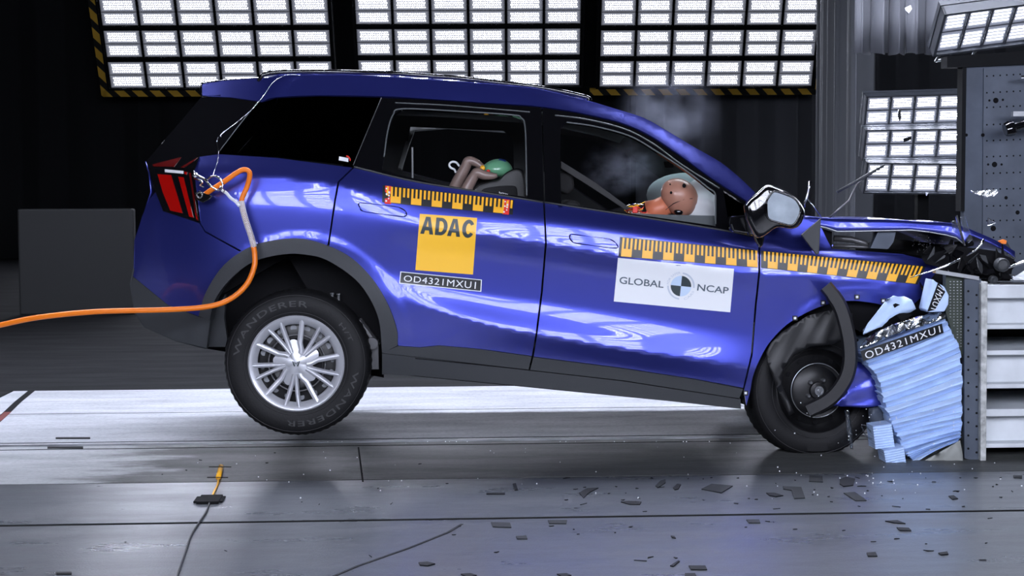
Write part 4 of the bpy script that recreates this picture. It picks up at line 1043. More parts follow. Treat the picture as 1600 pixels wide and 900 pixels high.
for (ol, hs), a_, b_ in ((_A, 0, .245), (_D, .275, .50), (_A, .505, .75), (_C, .77, 1.)):
    g_ = lambda P: [bil(_q, a_+(b_-a_)*x, y) for x, y in P]
    panel('lettering', g_(ol), M['dtext'], ad, holes=[g_(h) for h in hs], step=2.5, off=.0045, thick=.0008, back=False)
pl = sticker('number_sticker', [(625.5,424),(753,437),(752,456),(623.6,443)], M['wtext'], car)
sticker('plate_field', [(627,425.5),(751.5,438),(750.5,454.5),(625.2,441.7)], M['sblack'], pl, off=.0035)
text_on('OD4321MXU1', [(631.5,430),(744,440.5),(743,451.5),(630.5,439.5)], M['wtext'], pl, off=.0055, bold=.0, space=1.08)
gs = sticker('programme_sticker', [(965.6,403),(1147,420),(1141,488),(959,471)], M['white'], car)
text_on('GLOBAL', [(968.5,432),(1037.5,439.5),(1036.5,450),(967.5,443)], M['gtext'], gs, off=.005, bold=.012)
text_on('NCAP', [(1090.5,443.5),(1139,449),(1138,459.5),(1089,454)], M['gtext'], gs, off=.005, bold=.012)
cc_ = (1064, 447); rot = -6
def sect(r0, r1, a0, a1, n=14):
    o = [(cc_[0]+r1*math.cos(math.radians(a0+(a1-a0)*i/n)), cc_[1]-r1*math.sin(math.radians(a0+(a1-a0)*i/n))) for i in range(n+1)]
    if r0 <= 0: return [cc_]+o
    return o+[(cc_[0]+r0*math.cos(math.radians(a1+(a0-a1)*i/n)), cc_[1]-r0*math.sin(math.radians(a1+(a0-a1)*i/n))) for i in range(n+1)]
def ringpolys(r0, r1, a0, a1, n=16):
    out = []
    for i in range(n):
        a = math.radians(a0+(a1-a0)*i/n); b = math.radians(a0+(a1-a0)*(i+1)/n)
        out.append([(cc_[0]+r*math.cos(t), cc_[1]-r*math.sin(t)) for r, t in ((r0, a), (r1, a), (r1, b), (r0, b))])
    return out
polys_on([sect(0, 16, rot, 90+rot), sect(0, 16, 180+rot, 270+rot)], M['dtext'], gs, 'target_dark', off=.005)
polys_on([sect(0, 16, 90+rot, 180+rot), sect(0, 16, 270+rot, 360+rot)], M['lblue_print'], gs, 'target_pale', off=.005)
polys_on(ringpolys(19, 21.5, -8, 82)+ringpolys(19, 21.5, 178, 262), M['lgrey_print'], gs, 'target_ring', off=.005)
def ringtext(s, a0, a1, r0, r1, m_):
    vs, fs = text2d(s); P = [BP(cc_[0]+(r1-(r1-r0)*y)*math.cos(math.radians(a0+(a1-a0)*x)), cc_[1]-(r1-(r1-r0)*y)*math.sin(math.radians(a0+(a1-a0)*x)), .005) for x, y in vs]
    mesh_obj('ring_lettering', P, fs, m_, gs)
ringtext('FOR SAFER', 172, 92, 19, 22.5, M['lgrey_print']); ringtext('CARS', 283, 338, 22.5, 19, M['lgrey_print'])
wd = sticker('window_sticker', [(530,244.3),(544.5,247),(544.3,253),(529.3,250.3)], M['wtext'], car, off=.004, step=4)
polys_on([[(541,242.8),(544,243.2),(546.3,245.5),(545,247.2),(543,245.3),(540.5,244.6)], [(546.3,245.5),(548,248.5),(547.6,251.5),(546,251.2),(546.2,249),(545,247.2)]], M['red'], wd, 'red_arc', off=.0055)
edge_tube('pillar_line', [(596,153),(574,205),(552,258)], .0022, M['blade'], car, .002)

# ================================================================== THINGS IN AND ON THE CAR
def skin(name, joints, edges, radii, m, parent=None, sub=2, root=0):
    me = bpy.data.meshes.new(name); me.from_pydata([tuple(j) for j in joints], edges, []); me.materials.append(m)
    o = bpy.data.objects.new(name, me); COL.objects.link(o)
    sk = o.modifiers.new('skin', 'SKIN'); sk.use_smooth_shade = True
    for i, r in enumerate(radii):
        r = r if isinstance(r, tuple) else (r, r)
        me.skin_vertices[0].data[i].radius = r; me.skin_vertices[0].data[i].use_root = (i == root)
    ss = o.modifiers.new('sub', 'SUBSURF'); ss.levels = sub; ss.render_levels = sub
    if parent is not None: o.parent = parent; o.matrix_parent_inverse = Matrix.Translation(-parent.location)
    return o
# driver dummy slumped into the airbag
dd = thing('crash_test_dummy', 'orange-pink adult dummy in the driver seat with its head sunk in the white airbag', 'dummy', PC(960, 400, .5))
Y0 = .50
J = [PC(905,455,Y0+.02), PC(925,410,Y0), PC(965,395,Y0), PC(998,365,Y0), PC(1018,346,Y0), PC(1036,334,Y0),
     PC(1003,352,Y0-.16), PC(1020,395,Y0-.24), PC(1070,390,Y0-.16), PC(1003,360,Y0+.20), PC(1020,395,Y0+.24), PC(1070,390,Y0+.16),
     PC(985,470,Y0-.10), PC(1060,440,Y0-.12), PC(1080,530,Y0-.12), PC(985,470,Y0+.12), PC(1060,440,Y0+.14), PC(1080,530,Y0+.14)]
Eg = [(0,1),(1,2),(2,3),(3,4),(4,5),(3,6),(6,7),(7,8),(3,9),(9,10),(10,11),(0,12),(12,13),(13,14),(0,15),(15,16),(16,17)]
Rr = [.13,.13,.15,.12,.07,.06,.07,.05,.04,.07,.05,.04,.09,.07,.05,.09,.07,.05]
skin('body', J, Eg, Rr, M['dummy2'], dd)
# the head: cranium, brow, face turned down and forward into the bag
hc_ = PC(1061, 307, .40); fwd = (CF*.80-UP*.60).normalized(); upv = (CF*.60+UP*.80).normalized()
me = MB(); me.ell((0, 0, 0), (1, 0, 0), (0, 1, 0), (0, 0, 1), 40)
vs = []
for x, y, z in me.v:      # x: face direction, y: side, z: crown
    X_, Y_, Z_ = x*.104, y*.080, z*.090
    if x > 0: Y_ *= 1-.12*x
    if x > .3 and abs(y) < .25: X_ += .014*math.exp(-((z+.15)/.16)**2)*(1-abs(y)/.25)      # nose
    if x > .3: X_ -= .008*math.exp(-((z-.12)/.10)**2)*math.exp(-((abs(y)-.36)/.16)**2)     # eye hollows
    if z < 0: X_ += .012*(-z); Z_ -= .018*max(0, x)*(-z)                                  # jaw
    vs.append(hc_+fwd*X_+CN*Y_+upv*Z_)
hd = mesh_obj('head', vs, me.f, M['dummy'], dd, True)
mb = MB(); mb.tube([PC(1013,332,Y0-.05), PC(1028,327,.44), PC(1045,318,.42)], [.062, .055, .052], 16); mb.build('neck', M['dummy2'], dd, True)
mb = MB()
for (u, v, r) in ((1048.5,301,.0065),(1069,290,.010),(1047,288,.004)):
    d = PC(u, v, .40-.078)
    mb.ell(d, CF*r, CN*r, UP*r*1.2, 10)
mb.build('screw_hole', M['black'], hd)
mb = MB(); mb.tube([PC(1040,328,.335), PC(1052,318,.325), PC(1068,312,.325), PC(1082,310,.34)], .0018, 5); mb.build('face_seam', M['sblack'], hd)
mb = MB(); mb.ell(PC(1060,331,.36), CF*.026, CN*.02, UP*.018, 16); mb.build('chin_cap', M['gloss'], hd, True)
# wiring at the shoulder
rr = random.Random(3)
for kk, (mm, nm, cnt_) in enumerate((('sleeve', 'white_wire', 7), ('yellow', 'yellow_wire', 7), ('red', 'red_wire', 4), ('chrome', 'clip', 4), ('navy', 'blue_wire', 3))):
    mb = MB()
    for i in range(cnt_):
        u, v = rr.uniform(975, 990), rr.uniform(321, 331); P = [PC(u, v, .33)]
        for k in range(3): u += rr.uniform(2, 9); v += rr.uniform(-4, 4.5); P.append(PC(u, min(v, 334), .33+rr.uniform(-.03, .03)))
        mb.tube([V3(p) for p in cr([tuple(q) for q in P], 4)], .0028, 5)
    mb.build(nm, M[mm], dd, True)
mb = MB(); mb.box(PC(992,328,.30), CF*.013, CN*.01, UP*.016); bevel(mb.build('connector', M['red'], dd), .004)
# airbag
mb = MB(); mb.ell((0, 0, 0), (1, 0, 0), (0, 1, 0), (0, 0, 1), 40); vs = []
ac = PC(1096, 322, .56)
for x, y, z in mb.v:
    k = 1+.06*math.sin(5*y+3*z)+.04*math.sin(9*z+4*x)
    dent = .06*math.exp(-((x+.75)/.35)**2-(z-.25)**2/.15-y*y/.3)
    vs.append(ac+CF*(x*.135*k+dent)+CN*y*.19*k+UP*z*.135*k)
tag(mesh_obj('airbag', vs, mb.f, M['airbag'], None, True), 'inflated white steering wheel airbag pressed against the dummy head', 'airbag')
mb = MB(); mb.ell((0, 0, 0), (1, 0, 0), (0, 1, 0), (0, 0, 1), 32); vs = []
ac = PC(1068, 304, 1.25)
for x, y, z in mb.v:
    k = 1+.06*math.sin(4*y+2*z+1); vs.append(ac+CF*x*.20*k+CN*y*.26*k+UP*z*.12*k)
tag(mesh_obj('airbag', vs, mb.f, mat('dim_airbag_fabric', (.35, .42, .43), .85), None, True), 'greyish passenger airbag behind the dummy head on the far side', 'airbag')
mb = MB(); mb.tube([PC(1128, 362, .52)+(UP*math.cos(t)*.9+CF*math.cos(t)*.3)*.18+CN*math.sin(t)*.18 for t in [2*math.pi*k/32 for k in range(33)]], .014, 8)
mb.build('steering_wheel', M['inner'], car, True)
# child dummy in the rear seat
cdm = thing('child_dummy', 'child crash-test dummy with green head and raised tan arms in the rear window', 'dummy', PC(730, 320, .55))
J = [PC(735,330,.62), PC(745,305,.62), PC(758,285,.62), PC(766,272,.62), PC(742,305,.50), PC(716,292,.46)]
def arm(name, P, R_):
    pts = cr([tuple(p) for p in P], 7); rr_ = [r[0] for r in cr([(r, 0) for r in R_], 7)]
    return MB().tube(pts, rr_, 20).build(name, M['child'], cdm, True)
skin('torso', [PC(735,345,.62), PC(748,312,.62), PC(763,282,.62), PC(768,270,.62)], [(0,1),(1,2),(2,3)], [.10,.10,.07,.04], M['inner'], cdm)
arm('arm', [PC(706,305,.66), PC(716,283,.65), PC(727,262,.64), PC(732,252,.635), PC(743,254,.63), PC(757,264,.62)], [.034,.033,.028,.026,.022,.015])
arm('arm', [PC(722,310,.48), PC(731,292,.48), PC(740,276,.475), PC(746,270,.47), PC(757,274,.465), PC(770,275,.46), PC(777,274,.46)], [.032,.030,.027,.027,.024,.018,.010])
g = MB().ell((0, 0, 0), (1, 0, 0), (0, 1, 0), (0, 0, 1), 36); vs = []; gc = PC(777, 266, .58); gx = (CF*.97-UP*.16).normalized(); gz = (UP*.97+CF*.16).normalized()
for x, y, z in g.v:
    zz = z if z > 0 else z*.6
    vs.append(gc+gx*x*.082*(1-.12*z)+CN*y*.072+gz*zz*.062+gx*.012*z)
gh = mesh_obj('head', vs, g.f, M['green'], cdm, True)
mb = MB(); a = gc+gz*.058-CN*.018+gx*.012
vs = []
for i in range(7):
    for j in range(5):
        x = -.15+.5*i/6; y = -.55+.45*j/4; z = math.sqrt(max(0, 1-x*x-y*y)); vs.append(gc+(gx*x*.082*(1-.12*z)+CN*y*.072+gz*z*.062+gx*.012*z)*1.025)
mb.add(vs, [(i*5+j, i*5+j+1, (i+1)*5+j+1, (i+1)*5+j) for i in range(6) for j in range(4)]); mb.build('blue_patch', M['navy'], gh)
mb = MB(); mb.ell(PC(754,263,.50), CF*.014, CN*.01, UP*.016, 12); mb.build('yellow_plug', M['yellow'], cdm, True)
mb = MB(); mb.ell(PC(763,267,.49), CF*.010, CN*.01, UP*.008, 12); mb.build('red_plug', M['red'], cdm, True)
mb = MB(); mb.tube([V3(p) for p in cr([tuple(PC(u, v, .7)) for u, v in [(718,260),(713,254),(706,253),(702,257),(704,262),(710,265),(712,270)]], 5)], .006, 8); mb.build('strap_loop', M['white'], cdm, True)
cs = thing('child_car_seat', 'black moulded child seat behind the green-headed dummy in the rear window', 'child seat', PC(780, 320, .6))
def shell(px, y, w_, m, nm, bv=.02):
    o = MB().prism([PC(u, v, y) for u, v in px], CN*w_).build(nm, m, cs); bevel(o, bv, 3); return o
cseat = mat('child_seat_plastic', (.007, .0075, .008), .3)
shell(S([(734,318),(737,300),(748,289),(765,283),(779,280),(790,270),(806,263),(818,268),(822,290),(822,322)], 4), .45, .42, cseat, 'seat_shell')
shell(S([(750,320),(752,298),(770,292),(800,290),(808,296),(808,322)], 3), .42, .03, M['inner'], 'side_wing', .008)
text_on('britax', [(780,299),(794,301.5),(794,305.5),(780,303)], M['wtext'], cs, fn=lambda u, v: PC(u, v, .28))

# towing hardware and cables at the rear
Yc = -.06
tc_ = thing('umbilical_cable', 'thick orange cable looping over the rear wing and trailing out to the left', 'cable', PC(380, 300, Yc))
def P3(l, y=None): return [V3(p) for p in cr([tuple(PC(a[0], a[1], a[2] if len(a) > 2 else Yc)) for a in l], 6)]
mb = MB(); mb.tube(P3([(317,306,-.02),(330,297,-.05),(350,284,-.07),(370,270,-.08),(381,265,-.085),(389,268,-.085),(390,277,-.08),(386,292,-.07),(379,308,-.07),(377,318,-.07)]), .0125, 12)
mb.tube(P3([(396,384,-.08),(398,398,-.08),(397,418,-.09),(385,445,-.10),(360,467,-.11),(325,479,-.12),(260,484,-.12),(150,487,-.10),(60,496,-.05),(0,508,0),(-80,525,.05)]), .0135, 12)
mb.build('orange_hose', M['orange'], tc_, True)
def braid(name, path, r, m, n=4, turns=9, w_=.003, parent=None):
    mb = MB(); N = 160
    for sgn in (1, -1):
        for j in range(n):
            pts = []
            for i in range(N+1):
                t = i/N; k = t*(len(path)-1); a = int(min(k, len(path)-2)); p = path[a].lerp(path[a+1], k-a); d = (path[a+1]-path[a]).normalized()
                e = d.cross(CN).normalized(); th = sgn*2*math.pi*turns*t+2*math.pi*j/n; rr_ = r*(1+.0*i)
                pts.append(p+(e*math.cos(th)+CN*math.sin(th))*rr_)
            mb.tube(pts, w_, 4)
    return mb.build(name, m, parent, True)
sl = P3([(377,314,-.07),(380,330,-.075),(386,350,-.08),(392,368,-.08),(397,386,-.08)])
MB().tube(sl, .0135, 12).build('sleeve', M['sleeve'], tc_, True)
braid('braid', sl, .0142, M['wtext'], 4, 8, .0013, tc_)
o = MB().prism([PC(u, v, -.0) for u, v in [(307,303),(314,298),(323,302),(335,306),(330,312),(320,317),(309,312)]], -CN*.05).build('plug', M['gloss'], tc_); bevel(o, .005)
mb = MB(); mb.lathe(PC(312,305,-.052), -CN, [(0, .016), (.006, .016), (.006, .010), (0, .010)], 20); mb.build('plug_ring', M['chrome'], tc_)
# shackle and short chain
ch = thing('tow_shackle', 'chrome shackle and snap hook hanging over the orange cable beside the rear lamp', 'shackle', PC(330, 285, -.1))
mb = MB(); mb.tube(P3([(323,283,-.09),(328,277,-.10),(336,275,-.11),(344,280,-.12),(348,288,-.12),(346,295,-.12),(340,297,-.11),(330,291,-.11),(323,284,-.10)]), .0045, 10)
mb.build('shackle_bow', M['chrome'], ch, True)
mb = MB(); mb.tube(P3([(303,268,.0),(306,272,-.05),(312,276,-.07),(320,280,-.09),(324,284,-.10)]), .0055, 10); mb.tube(P3([(304,278,.0),(310,281,-.05),(316,284,-.07),(313,289,-.06),(318,292,-.05)]), .005, 10)
mb.lathe(PC(306,273,-.03), -CN, [(0, .013), (.02, .013), (.022, .006), (.022, .001)], 16); autosmooth(mb.build('snap_hook', M['chrome'], ch))
mb = MB()
for i in range(4):
    c_ = PC(345+i*1.6, 292+i*2.2, -.11); mb.ell(c_, CF*.007, CN*.006, UP*.007, 10)
mb.build('swivel', M['chrome'], ch, True)
rp = P3([(347,297,-.11),(354,302,-.10),(360,309,-.09),(368,315,-.08),(374,322,-.08)])
braid('frayed_rope', rp, .006, M['wtext'], 3, 7, .0022, ch); tag(MB().tube(rp, .005, 6).build('rope_core', M['sblack'], ch, True))
# thin wire from the roof
mb = MB(); mb.tube(P3([(470,118,.33),(452,117,.30),(438,121,.27),(425,131,.25),(412,150,.21),(395,170,.16),(372,190,.10),(353,204,.06),(345,211,.05),(346,214,.05)]), .0019, 6)
mb.tube(P3([(341,214,.05),(339,222,.05),(341,238,.03),(339,256,-.02),(334,270,-.06),(333,276,-.1)]), .0019, 6); 
tag(mb.build('steel_wire', M['chrome'], None, True), 'thin bright wire running from the roof edge down to the shackle', 'wire')

# ================================================================== CRUSHED HONEYCOMB
hb_ = thing('honeycomb_barrier', 'large pale blue crushed honeycomb block fanned out in front of the wheel', 'barrier', PY(1430, 600, -.15))
lef = cr([(1343,548),(1352,562),(1362,578),(1374,598),(1379,622),(1386,645),(1396,664),(1404,682),(1414,702),(1420,713),(1431,722)], 6)
rig = cr([(1474,493),(1481,505),(1491,525),(1499,545),(1502,570),(1504,600),(1503,630),(1503,655),(1502,675),(1501,684),(1499,689)], 6)
n = 30; rr = random.Random(2); vs = []; fs = []; K = 14
def lerp2(P, t):
    k = t*(len(P)-1); a = int(min(k, len(P)-2)); return (P[a][0]+(P[a+1][0]-P[a][0])*(k-a), P[a][1]+(P[a+1][1]-P[a][1])*(k-a))
rows = []
for i in range(n+1):
    for kind in (0, 1):              # ridge and groove of every pleat
        if i == n and kind: continue
        t = (i+(.84 if kind else 0)+rr.uniform(-.12, .12)*(kind == 0))/n; t = min(max(t, 0), 1)
        a = lerp2(lef, t); b = lerp2(rig, min(1, t**.93))
        jl, jr = rr.uniform(-3.0, 3.0), rr.uniform(-2.0, 1.5)
        row = []
        for k in range(K+1):
            s = k/K; u = a[0]+jl*(1-s)+(b[0]+jr-a[0]-jl*(1-s))*s; v = a[1]+(b[1]-a[1])*s
            v += 3.5*math.sin(math.pi*s)*(1-1.6*t)+.25*math.sin(s*7+i*1.3)
            dep = -.10 + (0.020 if kind else 0.0)*(1+.5*math.sin(i*2.1+s*4)) + .006*math.sin(i*1.7+s*3)
            row.append(PY(u, v, dep-.12))
        rows.append(row)
for r in rows: vs += r
K1 = K+1; nf = len(vs)
fs += [(i*K1+j, i*K1+j+1, (i+1)*K1+j+1, (i+1)*K1+j) for i in range(len(rows)-1) for j in range(K)]
vs += [v+V3((0, .5, 0)) for v in vs[:nf]]
ring = [i*K1 for i in range(len(rows))]; ring2 = [i*K1+K for i in range(len(rows))]
for R_ in (ring, ring2, list(range(K1)), [(len(rows)-1)*K1+j for j in range(K1)]):
    fs += [(a, b, b+nf, a+nf) for a, b in zip(R_, R_[1:])]
fs += [(i*K1+nf, (i+1)*K1+nf, (i+1)*K1+K+nf, i*K1+K+nf) for i in range(len(rows)-1)]
mb = MB(); mb.add(vs, fs); autosmooth(mb.build('pleated_core', M['lblue'], hb_), 20)
def hquad(q, m, nm, parent, Y=-.258, fnx=None):
    f = lambda u, v: PY(u, v, Y); return panel(nm, q, m, parent, fn=f, thick=.002, back=True, step=10)
idp = hquad([(1344.5,549),(1471.6,505.5),(1474.5,520),(1349,564.5)], M['sblack'], 'number_sticker', hb_)
text_on('OD4321MXU1', [(1350,550.5),(1468,509),(1470,519),(1354,561.5)], M['wtext'], idp, fn=lambda u, v: PY(u, v, -.262), space=1.14)
sheet('foil', [(1343,543),(1350,533),(1362,522),(1395,507),(1435,495),(1470,488),(1479,492),(1476,498),(1440,510),(1400,522),(1345,546)], -.14, M['foil'], hb_, .035, 9, step=5)
sheet('foil', [(1440,722),(1500,688),(1504,712),(1506,737),(1500,743),(1487,744),(1462,734)], -.12, mat('translucent_sheet', (.35, .36, .34), .4, alpha=.75), hb_, .01, 4)
for (lab, px, nm) in (('torn pale blue barrier piece with two holes above the large honeycomb', [(1349,523),(1356,505),(1368,490),(1382,472),(1395,462),(1412,465),(1424,470),(1429,482),(1420,487),(1404,489),(1390,498),(1377,510)], 'barrier_fragment'),):
    o = sheet(nm, px, -.14, M['lblue'], None, .02, 6, .012, 6); tag(o, lab, 'fragment')
    MB().prism([PC(u, v, -.165) for u, v in [(1396,476),(1400,474),(1409,477),(1408,483),(1402,485),(1398,482)]], CN*.01).build('hole', M['black'], o)
    MB().prism([PC(u, v, -.165) for u, v in [(1400,491),(1420,490),(1426,492),(1414,500),(1408,501)]], CN*.01).build('hole', M['black'], o)
o = MB().prism([PY(u, v, -.26) for u, v in [(1458,436),(1462,440),(1476,448),(1483,462),(1482,476),(1476,487),(1450,488),(1447,484),(1452,462)]], (0, .12, 0)).build('barrier_fragment', M['lblue']); bevel(o, .006)
tag(o, 'narrow pale blue barrier block with a black lettered strip, standing on the honeycomb top', 'fragment')
f2 = lambda u, v: PY(u, v, -.264)
sp = panel('number_sticker', [(1466,441),(1477,456),(1461,484),(1449,487),(1459,460)], M['sblack'], o, fn=f2, thick=.0015)
text_on('1MXU1', [(1475,453),(1463,484.5),(1454.5,482),(1466,446)], M['wtext'], sp, fn=lambda u, v: PY(u, v, -.268), space=1.1)
for (lab, px, Yb) in (('small pale blue square honeycomb block hanging left of the large one, upper of two', [(1364,666),(1393,662),(1398,698),(1368,702)], -.24), ('small pale blue square honeycomb block hanging left of the large one, lower of two', [(1381,704),(1412,698),(1417,731),(1387,737)], -.28)):
    q = px; mb = MB(); R = 9; rows = []
    for i in range(2*R+1):
        t = i/(2*R); rows.append([PY(*bil(q, s, t), Yb+(.006 if i % 2 else 0)) for s in (0, .5, 1)])
    vs = [p for r in rows for p in r]; nf = len(vs); vs += [v+V3((0, .12, 0)) for v in vs]
    fs = [(i*3+j, i*3+j+1, i*3+4+j, i*3+3+j) for i in range(2*R) for j in range(2)]
    fs += [(i*3, i*3+3, i*3+3+nf, i*3+nf) for i in range(2*R)]+[(i*3+2, i*3+5, i*3+5+nf, i*3+2+nf) for i in range(2*R)]
    fs += [(0, 1, 1+nf, nf), (1, 2, 2+nf, 1+nf)]+[(nf-3, nf-2, 2*nf-2, 2*nf-3), (nf-2, nf-1, 2*nf-1, 2*nf-2)]+[(i*3+nf, i*3+1+nf, i*3+4+nf, i*3+3+nf) for i in range(2*R)]+[(i*3+1+nf, i*3+2+nf, i*3+5+nf, i*3+4+nf) for i in range(2*R)]
    mb.add(vs, fs); tag(mb.build('honeycomb_fragment', M['lblue']), lab, 'fragment', 'small honeycomb blocks')
o = sheet('plastic_strip', [(1320,640),(1326,640),(1331,670),(1333,702),(1329,701),(1323,672)], .02, M['haze'], None, .01, 2, step=4); tag(o, 'clear bent plastic strip hanging beside the front wheel', 'fragment')
mb = MB(); mb.tube(P3([(1346,664,-.1),(1352,665,-.1),(1361,675,-.1),(1365,684,-.1),(1360,686,-.1),(1352,679,-.1),(1346,666,-.1)]), .003, 6)
tag(mb.build('plastic_loop', M['haze'], None, True), 'thin clear plastic loop beside the small honeycomb blocks', 'fragment')

# ================================================================== FLYING BITS, FLOOR MARKS, WIRES
def bit(name, px, Y, m, label, cat='fragment', th=.012, group=None):
    o = MB().prism([PY(u, v, Y) for u, v in px], (0, th, 0)).build(name, m); return tag(o, label, cat, group)
bit('flying_foil', [(1517,297),(1524,300),(1540,297),(1557,296),(1560,300),(1553,307),(1540,308),(1528,304),(1519,301)], -.1, M['foil'], 'white torn foil scrap flying in front of the perforated plate')
bit('flying_splinter', [(1404,171),(1408,170),(1408,184),(1406,189),(1403,180)], 1.0, M['gloss'], 'narrow dark splinter flying before the topmost small floodlight')
bit('flying_splinter', [(1412,216),(1424,213),(1424,218),(1413,222)], 1.0, M['gloss'], 'short dark splinter flying before the middle small floodlight')
bit('flying_splinter', [(1447,300),(1451,301),(1448,306)], 1.0, M['white'], 'tiny pale chip flying below the small floodlights')
bit('flying_splinter', [(1414,12),(1423,8),(1425,14),(1420,21),(1415,16)], 1.5, M['steel'], 'small grey chip flying before the pale gathered curtain')
mb = MB(); q = [PY(u, v, -.1) for u, v in [(1544,341),(1556,349),(1543,353),(1544,341)]]; mb.tube(q, .003, 5)
tag(mb.build('plastic_triangle', M['chrome']), 'clear triangular plastic outline flying before the perforated plate', 'fragment')
mb = MB(); p_ = [PY(u, v, -.05) for u, v in [(1561,377),(1568,374),(1573,376),(1572,381),(1566,381)]]; mb.prism(p_, (0, .02, 0)); tag(mb.build('orange_chip', M['orange']), 'small orange lamp chip on top of the crumpled bonnet tip', 'fragment')
# dark scraps lying on the floor
scr = mat('dark_scrap', (.004, .0045, .006), .6, spec=.2); scr2 = mat('grey_scrap', (.016, .018, .020), .6, spec=.2)
def scrap(px, m, label, th=.004, group=None):
    o = MB().prism([PF(u, v, .0005) for u, v in px], (0, 0, th)).build('floor_scrap', m); return tag(o, label, 'scrap', group)
big = [([(1096,765),(1112,757),(1145,760),(1127,771)], 1, 'grey rhombus-shaped scrap, largest on the floor below the sill'),
 ([(1223,761),(1252,762),(1258,779),(1241,780),(1237,767),(1224,765)], 1, 'bent L-shaped grey scrap on the floor before the front wheel'),
 ([(1318,771),(1336,770),(1354,783),(1336,783)], 1, 'dark slanted rectangle scrap on the floor below the two small blue blocks'),
 ([(1265,744),(1285,745),(1286,754),(1264,753)], 1, 'small grey rectangle scrap lying close under the front wheel'),
 ([(1312,750),(1322,746),(1336,749),(1333,759),(1318,761),(1312,757)], 0, 'crumpled dark scrap on the floor right of the front wheel'),
 ([(1197,771),(1210,771),(1224,775),(1212,777),(1202,775)], 0, 'lens-shaped dark scrap on the floor left of the L-shaped scrap'),
 ([(1024,760),(1032,752),(1040,750),(1040,755),(1028,763)], 1, 'oval grey scrap leaning towards the car near the rhombus'),
 ([(1052,763),(1058,757),(1064,758),(1060,765),(1054,766)], 0, 'small dark oval scrap beside the rhombus-shaped scrap'),
 ([(801,757),(806,756),(809,766),(804,767)], 0, 'short upright dark scrap left of the long floor crack'),
 ([(970,785),(982,784),(1002,785),(1000,789),(984,789)], 0, 'flat dark leaf-shaped scrap on the grey strip under the front door'),
 ([(905,771),(917,764),(935,763),(920,771),(912,779)], 0, 'dark triangular scrap under the middle of the car'),
 ([(1383,815),(1402,814),(1415,819),(1398,818)], 0, 'thin dark sliver on the floor right, above a small rectangle'),
 ([(1401,825),(1420,826),(1424,830),(1406,830)], 0, 'small dark rectangle on the floor right, below a thin sliver'),
 ([(1482,776),(1490,775),(1497,780),(1488,781)], 0, 'small dark chip on the floor in front of the barrier foot'),
 ([(1583,744),(1597,744),(1597,748),(1584,747)], 1, 'small grey chip on the floor at the right edge'),
 ([(1354,865),(1368,864),(1371,870),(1356,870)], 0, 'small dark square-cornered scrap low on the right of the floor'),
 ([(1466,865),(1480,863),(1482,867),(1470,868)], 0, 'small oval dark scrap low on the right, right of another'),
 ([(1166,813),(1186,813),(1188,818),(1170,818)], 1, 'grey oblong scrap just below the last floor joint, under the front door'),
 ([(1076,885),(1102,885),(1105,891),(1080,891)], 0, 'dark oblong scrap near the lower edge of the picture, centre right'),
 ([(1070,897),(1086,897),(1089,903),(1070,903)], 0, 'dark scrap cut off by the lower edge of the picture'),
 ([(654,880),(668,879),(680,882),(668,885),(656,884)], 0, 'dark oval scrap low in the middle of the floor'),
 ([(806,839),(822,838),(824,843),(808,843)], 1, 'small grey rectangle below the joint in the middle of the floor'),
 ([(767,817),(797,818),(799,825),(770,824)], 1, 'dim grey rectangle touching the floor joint in the middle'),
 ([(856,814),(886,814),(885,819),(858,819)], 1, 'second dim grey rectangle touching the floor joint, right of the first'),
 ([(1047,885),(1060,877),(1062,878),(1052,886)], 0, 'slim dark splinter low on the floor, left of the oblong scrap'),
 ([(760,771),(789,771),(789,773),(760,773)], 0, 'straight thin dark strip on the floor under the rear door'),
 ([(88,895),(112,895),(112,898),(88,898)], 0, 'short dark strip at the lower left edge of the floor'),
 ([(87,684),(141,684),(141,686),(87,686)], 0, 'long thin dark strip on the bright floor at the left, above the rail'),
 ([(74,699),(130,698.5),(130,701),(74,701)], 0, 'long thin dark strip on the bright floor at the left, below the rail'),
 ([(720,898),(735,897),(745,900),(730,903)], 0, 'dark scrap at the lower edge below the middle of the car'),
 ([(870,898),(885,897),(893,900),(880,903)], 0, 'dark scrap at the lower edge, right of a similar one under the rear door'),
 ([(1048,838),(1054,839),(1056,842),(1050,841)], 0, 'tiny dark chip below the joint under the front door')]
for px, k, lab in big: scrap(px, scr2 if k else scr, lab)
rr = random.Random(21)
proto = []
for k in range(6):
    n_ = rr.randint(4, 6); mb = MB(); mb.prism([V3((math.cos(t)*.03*rr.uniform(.6, 1.2), math.sin(t)*.012*rr.uniform(.6, 1.3), 0)) for t in sorted(rr.uniform(0, 6.28) for _ in range(n_))], (0, 0, .003))
    proto.append(mb.build('floor_chip', scr))
usedp = set()
for i in range(95):
    if i < 60: u, v = rr.uniform(860, 1590), rr.gauss(775, 22); v = max(747, min(v, 895))
    elif i < 80: u, v = rr.uniform(520, 1590), rr.uniform(815, 895)
    else: u, v = rr.uniform(180, 700), rr.uniform(700, 890)
    k = i % 6; src = proto[k]
    if k in usedp: o = src.copy(); COL.objects.link(o)
    else: o = src; usedp.add(k)
    o.location = PF(u, v, .0005); o.rotation_euler = (0, 0, rr.uniform(0, 3.1)); s = rr.uniform(.18, .75); o.scale = (s*1.3, s, 1)
    tag(o, 'tiny dark chip scattered on the pale floor before the car', 'chip', 'tiny chips scattered on the floor')
